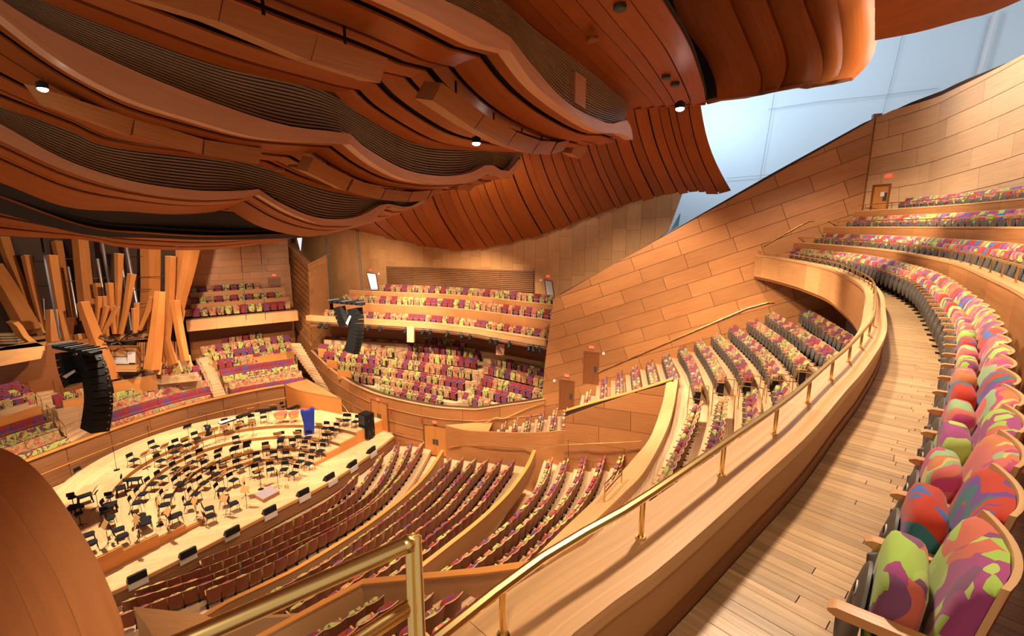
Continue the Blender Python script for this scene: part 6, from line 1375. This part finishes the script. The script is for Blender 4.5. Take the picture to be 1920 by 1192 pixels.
# hanging reflector boxes under the sails
fA = lambda x, y: (x / 2.483, y / 2.483); fB = lambda x, y: (640 + x / 2.483, y / 2.483); fC = lambda x, y: (1280 + x / 2.483, y / 2.483)
BX = [([fA(160, 400), fA(625, 550), fA(605, 632), fA(240, 500)], 11.2), ([fA(628, 550), fA(948, 648), fA(938, 720), fA(620, 632)], 11.2), ([fA(952, 650), fA(1222, 690), fA(1205, 765), fA(950, 722)], 11.2),
      ([(588, 296), (660, 334), (648, 358), (576, 322)], 11.0), ([fB(60, 835), fB(205, 880), fB(180, 930), fB(30, 890)], 11.0), ([fB(210, 880), fB(330, 895), fB(305, 940), fB(185, 930)], 11.0), ([fB(335, 893), fB(420, 885), fB(395, 935), fB(310, 940)], 11.0), ([fB(425, 885), fB(490, 868), fB(440, 903), fB(400, 932)], 11.0),
      ([fA(560, -30), fA(1033, 0), fA(1015, 100), fA(690, 0)], 17.4), ([fA(1040, 0), fA(1478, 165), fA(1445, 283), fA(1020, 100)], 17.4), ([(596, 66), (726.6, 108.7), (712.5, 156), (584, 115)], 17.4),
      ([fB(468, 385), fB(665, 530), fB(618, 600), fB(425, 468)], 17.2), ([fB(668, 535), fB(815, 612), fB(770, 680), fB(622, 600)], 17.2), ([fB(818, 615), fB(925, 655), fB(885, 715), fB(772, 680)], 17.2), ([fB(928, 655), fB(1000, 660), fB(970, 720), fB(888, 716)], 17.2), ([fB(1005, 665), fB(1065, 650), fB(1035, 700), fB(975, 720)], 17.2),
      ([fB(1085, 668), fB(1150, 690), fB(1112, 738), fB(1072, 715)], 16), ([fB(545, 862), fB(640, 845), fB(600, 890), fB(540, 885)], 11)]
wh_ = ['in the far row, nearest the lamp', 'in the far row, second', 'in the far row, third', 'in the far row past the kink, first', 'in the far row past the kink, second', 'in the far row past the kink, third', 'in the far row past the kink, fourth', 'in the far row, last', 'in the near row, cut by the frame', 'in the near row, second', 'in the near row, third', 'in the near row past the kink, first', 'in the near row past the kink, second', 'in the near row past the kink, third', 'in the near row past the kink, fourth', 'in the near row, last', 'small cube at the end of the near row', 'small piece at the end of the far row']
for (q, s), w_ in zip(BX, wh_):
    P = [cs(*p, s) for p in q]; m = MB(); d = (-AX[0] * .55, -AX[1] * .55, .12); m.solid(P, [add(p, d) for p in P])
    o = wempty('ceiling_reflector', P[0], label='wooden box reflector %s' % w_, cat='reflector', group='box reflectors under the ceiling sails'); m.build('box', M['fir'], o)
    m = MB(); m.tube([add(lerp(P[0], P[1], .5), mul(d, .5)), add(add(lerp(P[0], P[1], .5), mul(d, .5)), (0, 0, .5))], .03, 5); m.build('hanger', M['black'], o)
# near ceiling over the balcony edge: boards running away, ending in drum-like folds
SL = [(800, -100), (860, -60), (930, 0), (1002, 68), (1083, 129), (1143, 177), (1180, 205)]; SRt = [(1160, -120), (1200, -60), (1240, 0), (1290, 80), (1310, 130), (1322, 170), (1326, 196)]
S0 = wempty('ceiling', pz(1100, 60, 5), kind='structure', label='near ceiling of diagonal boards running towards the balcony', cat='ceiling')
A, B_ = rs_px(SL, 18), rs_px(SRt, 18); cut = [0, .17, .33, .47, .60, .80, 1]
z0 = lambda f: 5.3 - .5 * f
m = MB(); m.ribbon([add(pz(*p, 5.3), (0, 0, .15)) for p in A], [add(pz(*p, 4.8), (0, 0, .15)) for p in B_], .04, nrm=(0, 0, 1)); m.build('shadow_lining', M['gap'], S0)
for j in range(6):
    f0, f1 = cut[j] + .010, cut[j + 1] - .018; m = MB(); m.ribbon([add(pz(*lerp(a, b, f0), z0(f0)), (0, 0, .0)) for a, b in zip(A, B_)], [add(pz(*lerp(a, b, f1), z0(f1)), (0, 0, .09)) for a, b in zip(A, B_)], .05, nrm=(0, 0, 1)); m.build('ceiling_board', M['fir_ceil'], S0)
    e0, e1 = lerp(A[-1], B_[-1], f0), lerp(A[-1], B_[-1], f1); p, q = pz(*e0, z0(f0)), pz(*e1, z0(f1)); m = MB(); m.solid([p, q, add(q, (0, .05, .6)), add(p, (0, .05, .6))], [add(p, (0, .1, 0)), add(q, (0, .1, 0)), add(q, (0, .15, .6)), add(p, (0, .15, .6))]); m.build('board_end', M['fir_ceil'], S0)
ED = [([(1215, -60), (1240, 0), (1290, 80), (1318, 150), (1326, 194)], 17.9), ([(1258, -60), (1280, 28), (1328, 100), (1350, 150), (1354, 187)], 17.4), ([(1345, -60), (1368, 0), (1417, 117), (1427, 150), (1424, 179)], 16.9), ([(1420, -60), (1437, 0), (1469, 89), (1473, 133), (1458, 172)], 16.4), ([(1490, -60), (1505, 0), (1538, 89), (1542, 137), (1530, 158)], 15.9), ([(1565, -60), (1570, 0), (1580, 80), (1574, 137), (1545, 160)], 15.3), ([(1648, -60), (1646, 0), (1644, 77), (1630, 117), (1598, 151)], 14.5)]
dr = wempty('ceiling', pt(1500, 100, 16), kind='structure', label='drum-like folded edge of the ceiling in overlapping curved wood shells', cat='ceiling')
for i in range(len(ED) - 1):
    (a, ta), (b, tb) = ED[i], ED[i + 1]; a, b = rs_px(a, 16), rs_px(b, 16)
    if i == 0:
        m = MB(); m.ribbon([pt(*p, ta + .8) for p in a], [pt(*p, tb + .8) for p in b], .05); m.build('dark_opening', M['gap'], dr); continue  # black sheet painted as the shade between the first two folds
    secs = []
    for p, q in zip(a, b):
        k = 7; row = []
        for e in range(k): f = e / (k - 1); row.append(pt(*lerp((p[0] - 8, p[1]), q, f), ta + .35 + (tb - ta - .35) * f - .20 * math.sin(math.pi * f)))
        secs.append(row + [add(r, (.02, .12, .02)) for r in reversed(row)])
    m = MB(); m.loft(secs); m.build('shell', M['fir_ceil'], dr, ang=60)
    e = secs[-1][:7]; m = MB(); m.loft([[r, add(r, (-.25, .5, .02)), add(r, (-.25, .5, .12)), add(r, (0, .02, .1))] for r in e]); m.build('shell_lip', M['fir_dark'], dr)
m = MB(); m.ribbon([pt(*p, 19.2) for p in rs_px(SRt[1:], 16)], [pt(*p, 17.0) for p in rs_px([(1650, -60), (1645, 0), (1640, 60), (1600, 120), (1560, 140)], 16)], .05); m.build('drum_back', M['fir_dark'], dr)
fr = wempty('ceiling', pt(1780, 20, 11), kind='structure', label='ceiling sail in fanned boards over the upper balcony corner', cat='ceiling')
L0 = [[(1640, 76), (1723, 60), (1804, 38), (1864, 22), (1960, -20)], [(1640, 60), (1720, 36), (1800, 8), (1860, -20), (1960, -62)], [(1640, 40), (1710, 12), (1790, -22), (1850, -55), (1960, -110)], [(1640, 15), (1700, -15), (1780, -60), (1850, -100), (1960, -160)], [(1640, -30), (1700, -60), (1780, -110), (1850, -150), (1960, -230)]]
m = MB(); m.ribbon([add(pz(*p, 4.9), (0, 0, .15)) for p in rs_px(L0[0], 14)], [add(pz(*p, 4.9), (0, 0, .15)) for p in rs_px(L0[4], 14)], .04, nrm=(0, 0, 1)); m.build('shadow_lining', M['gap'], fr)
for j in range(4):
    A, B_ = rs_px(L0[j], 14), rs_px(L0[j + 1], 14); m = MB(); m.ribbon([add(pz(*p, 4.9), (0, 0, 0)) for p in A], [add(pz(*lerp(a, p, .88), 4.9), (0, 0, .06)) for a, p in zip(A, B_)], .05, nrm=(0, 0, 1)); m.build('ceiling_board', M['fir_ceil'], fr)
# battened slope of the ceiling over the far side
bt = wempty('ceiling', pt(1000, 400, 34), kind='structure', label='sloping ceiling of many narrow battens above the far wall', cat='ceiling')
GB = [(640, 425), (700, 440), (821, 466), (902, 466), (1016, 440), (1110, 406), (1204, 376), (1290, 361), (1345, 364), (1374, 359)]; GT = [(560, 380), (610, 372), (690, 355), (760, 318), (872, 286), (968, 235), (1066, 196), (1160, 172), (1212, 168), (1316, 190)]
gb, gt = rs_px(GB, 120), rs_px(GT, 120)
def depth_b(u, v):
    h = hit(u, v, NL)
    return h
def tb(i):
    u, v = gb[i]; h = hit(min(u, 1330), v, NL); t = math.hypot(h[0], h[1]) / math.hypot(ray(u, v)[0], ray(u, v)[1]) - .6
    return t
TT = [30 + (23.5 - 30) * i / 119 for i in range(120)]
def bpt(i, f):
    p = lerp(gb[i], gt[i], f); bow = math.sin(math.pi * f); p = (p[0] - 10 * bow, p[1] + 5 * bow)
    w_ = min(1, max(0, (gb[i][0] - 1190) / 160)); t0 = tb(i) * (1 - w_) + 27.2 * w_; return pt(p[0], p[1], t0 + (TT[i] - t0) * f)
NB = 40; rb = random.Random(5)
es = [0]
while len(es) < NB: es.append(es[-1] + rb.uniform(.7, 1.4))
es = [int(119 * e / es[-1]) for e in es]
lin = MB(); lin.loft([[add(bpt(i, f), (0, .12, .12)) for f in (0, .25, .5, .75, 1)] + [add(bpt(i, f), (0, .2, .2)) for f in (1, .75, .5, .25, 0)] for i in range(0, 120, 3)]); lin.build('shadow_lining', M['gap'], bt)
for j in range(NB - 1):
    a, b = es[j], es[j + 1]
    if b <= a: continue
    lift = (0, -.09, -.06) if j % 3 == 1 else (0, .03, .02)
    secs = []
    for k in range(10):
        f = k / 9; p, q = bpt(a, f), lerp(bpt(a, f), bpt(b, f), .90); secs.append([add(p, lift), add(q, add(lift, (0, .05, .05))), add(q, (0, .1, .1)), add(p, (0, .1, .1))])
    m = MB(); m.loft(secs); m.build('batten', M['fir_ceil'], bt)
# white plaster vault behind, where daylight falls
pw = wempty('wall_plaster', (22, 30, 2), kind='structure', label='bluish white plaster wall lit by daylight above the wooden walls', cat='wall')
PLN = spline([(6, 40), (15, 36.5), (24, 30), (29, 20), (30, 8), (28, -4)], n=30)
m = MB(); m.wall(PLN, -3, 18, -.3); m.build('plaster', M['plaster'], pw)
m = MB(); m.prism([(6, 40), (15, 36.5), (24, 30), (29, 20), (30, 8), (28, -4), (12, 8), (6, 22)], 14.0, 14.3); m.build('plaster_ceiling', M['plaster'], pw)
def seam(P, nm='seam'):
    Q = [hit(u, v, PLN) for u, v in P]
    if all(Q): m = MB(); m.tube([mul(q, .994) for q in Q], .018, 4); m.build(nm, M['seam'], pw)
seam([(1452, 175), (1440, 250), (1425, 335)]); seam([(1692, 66), (1672, 150), (1655, 215)]); seam([(1362, 334), (1425, 329), (1450, 326)]); seam([(1440, 205), (1540, 190), (1660, 178), (1760, 165)])
Q = [hit(u, v, PLN) for u, v in [(1868, 22), (1852, 80), (1836, 140)]]; m = MB(); m.tube([mul(q, .99) for q in Q], .12, 6); m.build('light_strip', M['white'], pw)
# lamps in the ceiling
for n, (u, v, s, lb) in enumerate([(80, 166, 12.2, 'bright star-like house lamp in the ceiling gap at the left'), (893, 268, 15.6, 'bright house lamp at the middle of the ceiling'), (1275, 203, None, 'bright house lamp at the edge of the battened ceiling')]):
    p = cs(u, v, s) if s else pt(u, v, 16.5); o = wempty('house_lamp', p, label=lb, cat='lamp', group='house lamps in the ceiling')
    k = (.55, .9, 1)[n]; m = MB(); m.lathe([(.16 * k, .0), (.17 * k, .18 * k), (.06 * k, .25 * k)], p, 14); m.build('housing', M['black'], o)
    m = MB(); m.ell(add(p, (0, 0, -.01)), (.15 * k, .15 * k, .09 * k), 12, 6); m.build('lens', M['lamp'], o)
# small round fittings in the ceiling boards
for n, (u, v) in enumerate([fB(1297, 42), fB(1168, 187), fB(1512, 365), fB(1553, 397), fB(845, 575), fA(1365, 778), fA(1302, 793)]):
    p = pz(u, v, 4.9) if n < 4 else cs(u, v, 14.6 if n == 4 else 9.4); m = MB(); m.lathe([(.14, -.03), (.16, .0), (.15, .08)], p, 12); m.build('downlight', M['dark'] if n in (0, 2, 3, 4) else M['fir_dark'], label='small round recessed ceiling fitting, %s counted from the near ceiling boards' % nth(n + 1), cat='downlight', group='round ceiling fittings')
# ------------------------------------------------------------------ the near corner below the camera
# thick brass handrail
def thick_rail():
    o = wempty('stair_handrail', pt(776, 1240, 1.28), label='thick polished brass handrail with a square post near the camera', cat='handrail')
    a, b = pt(300, 1222, .98), pt(764, 1020, 1.30)
    m = MB(); m.tube([a, lerp(a, b, .5), b], .0225, 20); m.build('top_rail', M['brass'], o)
    m = MB(); c = add(b, (.014, .01, .018)); e = pt(786, 1300, 1.22)
    for dx in (-.011, .011): m.tube([add(c, (dx, 0, 0)), add(e, (dx, 0, 0))], .0125, 14)
    m.bar(add(c, (0, .006, 0)), add(e, (0, .006, 0)), .03, .016, up=(.2, 1, 0)); m.build('post', M['brass'], o)
    m = MB(); a2, b2 = pt(620, 1235, 1.10), pt(764, 1139, 1.27); m.tube([a2, b2], .021, 20); m.build('lower_rail', M['brass'], o)
    m = MB(); m.ell(b, (.026, .026, .026), 14, 8); m.build('corner_joint', M['brass'], o)
    return o
thick_rail()
# lower wall with orange cap and the seats behind it
T = [(440, 1222, -10.1), (493, 1192, -10.1), (590, 1140, -10.05), (679, 1093, -10.0)]; T2 = [(679, 1093, -10.0), (764, 1085, -9.35), (900, 1073, -8.35), (1012, 1058, -7.52)]
nw = wempty('lower_parapet', pz(679, 1093, -10.0), kind='structure', label='low brown wall with orange cap bending round the seats below the camera', cat='parapet')
for P in (T, T2):
    Q = [pz(*p) for p in P]; m = MB(); fwd = (-.02, .16, 0)
    m.loft([[add(p, (0, 0, -.04)), add(add(p, fwd), (0, 0, -.04)), add(add(p, fwd), (0, 0, -2.6)), add(p, (0, 0, -2.2))] for p in Q]); m.build('body', M['brown'], nw)
    m = MB(); m.loft([[add(p, (0, -.03, 0)), add(add(p, fwd), (0, .02, 0)), add(add(p, fwd), (0, .02, -.05)), add(p, (0, -.03, -.05))] for p in Q]); m.build('cap', M['fir_trim'], nw)
s = 4.571; gz = lambda x, y: (560 + x / s, 1000 + y / s)
G = {1: [gz(120, 905), gz(230, 850), gz(410, 745), gz(575, 650), gz(735, 545)], 2: [gz(430, 880), gz(600, 760), gz(790, 640), gz(945, 540)], 3: [gz(560, 950), gz(730, 840), gz(890, 735), gz(1050, 610), gz(1215, 500)], 4: [gz(1000, 830), gz(1150, 720), gz(1310, 600), gz(1470, 480)], 5: [gz(1290, 820), gz(1460, 700), gz(1615, 580), gz(1770, 455)]}
block('near', 'dark wood steps under the seats just below the camera', G, -9.6, .45, 'block just below the camera', pitch=.54, ext=(.3, .9), drop=1.5, bk=.3, fwd=.6)
# big curved wood wall at the lower left and the prow beside it
cw = wempty('wall_near_curved', pt(100, 1100, 9), kind='structure', label='big smooth curved wood wall bulging in at the lower left corner', cat='wall')
EDG = [(-40, 838), (0, 853), (30, 867), (60, 890), (90, 922), (120, 965), (150, 1013), (178, 1062), (202, 1115), (220, 1160), (232, 1200), (240, 1260)]
E1 = rs_px(EDG, 28); 
for k in range(7):
    secs = []
    for i in range(28):
        row = []
        for e in range(5):
            f = (k + e / 4 * .985) / 7; u, v = E1[i]; g = (u - 520 * f, v + 120 * f); t = 9.0 - 3.2 * math.sin(f * math.pi / 2) - .6 * (i / 27)
            row.append(pt(g[0], g[1], t))
        secs.append(row + [add(r, (-.2, .25, 0)) for r in reversed(row)])
    m = MB(); m.loft(secs); m.build('curved_board', M['fir_smooth'], cw, ang=60)
zp = -12.6
pr = wempty('prow_block', pz(250, 1137, zp), kind='structure', label='wooden prow block with flat triangular top beside the curved wall', cat='wall')
TP = [(250, 1137), (375, 1150), (410, 1162), (358, 1184), (330, 1215), (300, 1215), (272, 1166)]
m = MB(); m.prism([pz(*p, zp)[:2] for p in TP], zp - .06, zp); m.build('top', M['fir_light'], pr)
m = MB(); m.prism([lerp(pz(330, 1170, zp)[:2], pz(*p, zp)[:2], .985) for p in TP], zp - 3, zp - .06); m.build('body', M['fir'], pr)
m = MB(); Q = [pz(408, 1162, zp), pz(470, 1160, zp), pz(600, 1152, zp + 1.2)]; m.loft([[q, add(q, (0, .12, 0)), add(q, (0, .12, -1.5)), add(q, (0, 0, -1.5))] for q in Q]); m.build('side_wall', M['brown'], pr)
# the outer shell that closes the hall
m = MB(); m.wall([(-46, 8), (-44, 30), (-38, 45), (-22, 53), (6, 44)], -18, 13, -.3); struct('wall_outer', m, M['fir_dark'], 'outer wood wall of the hall behind the organ', 'wall')
m = MB(); m.prism([(-46, -6), (14, -6), (16, 26), (6, 46), (-22, 54), (-46, 44)], 13.0, 13.3); struct('ceiling_outer', m, M['fir_dark'], 'dark outer ceiling above the wooden sails', 'ceiling')
build_seats(300)
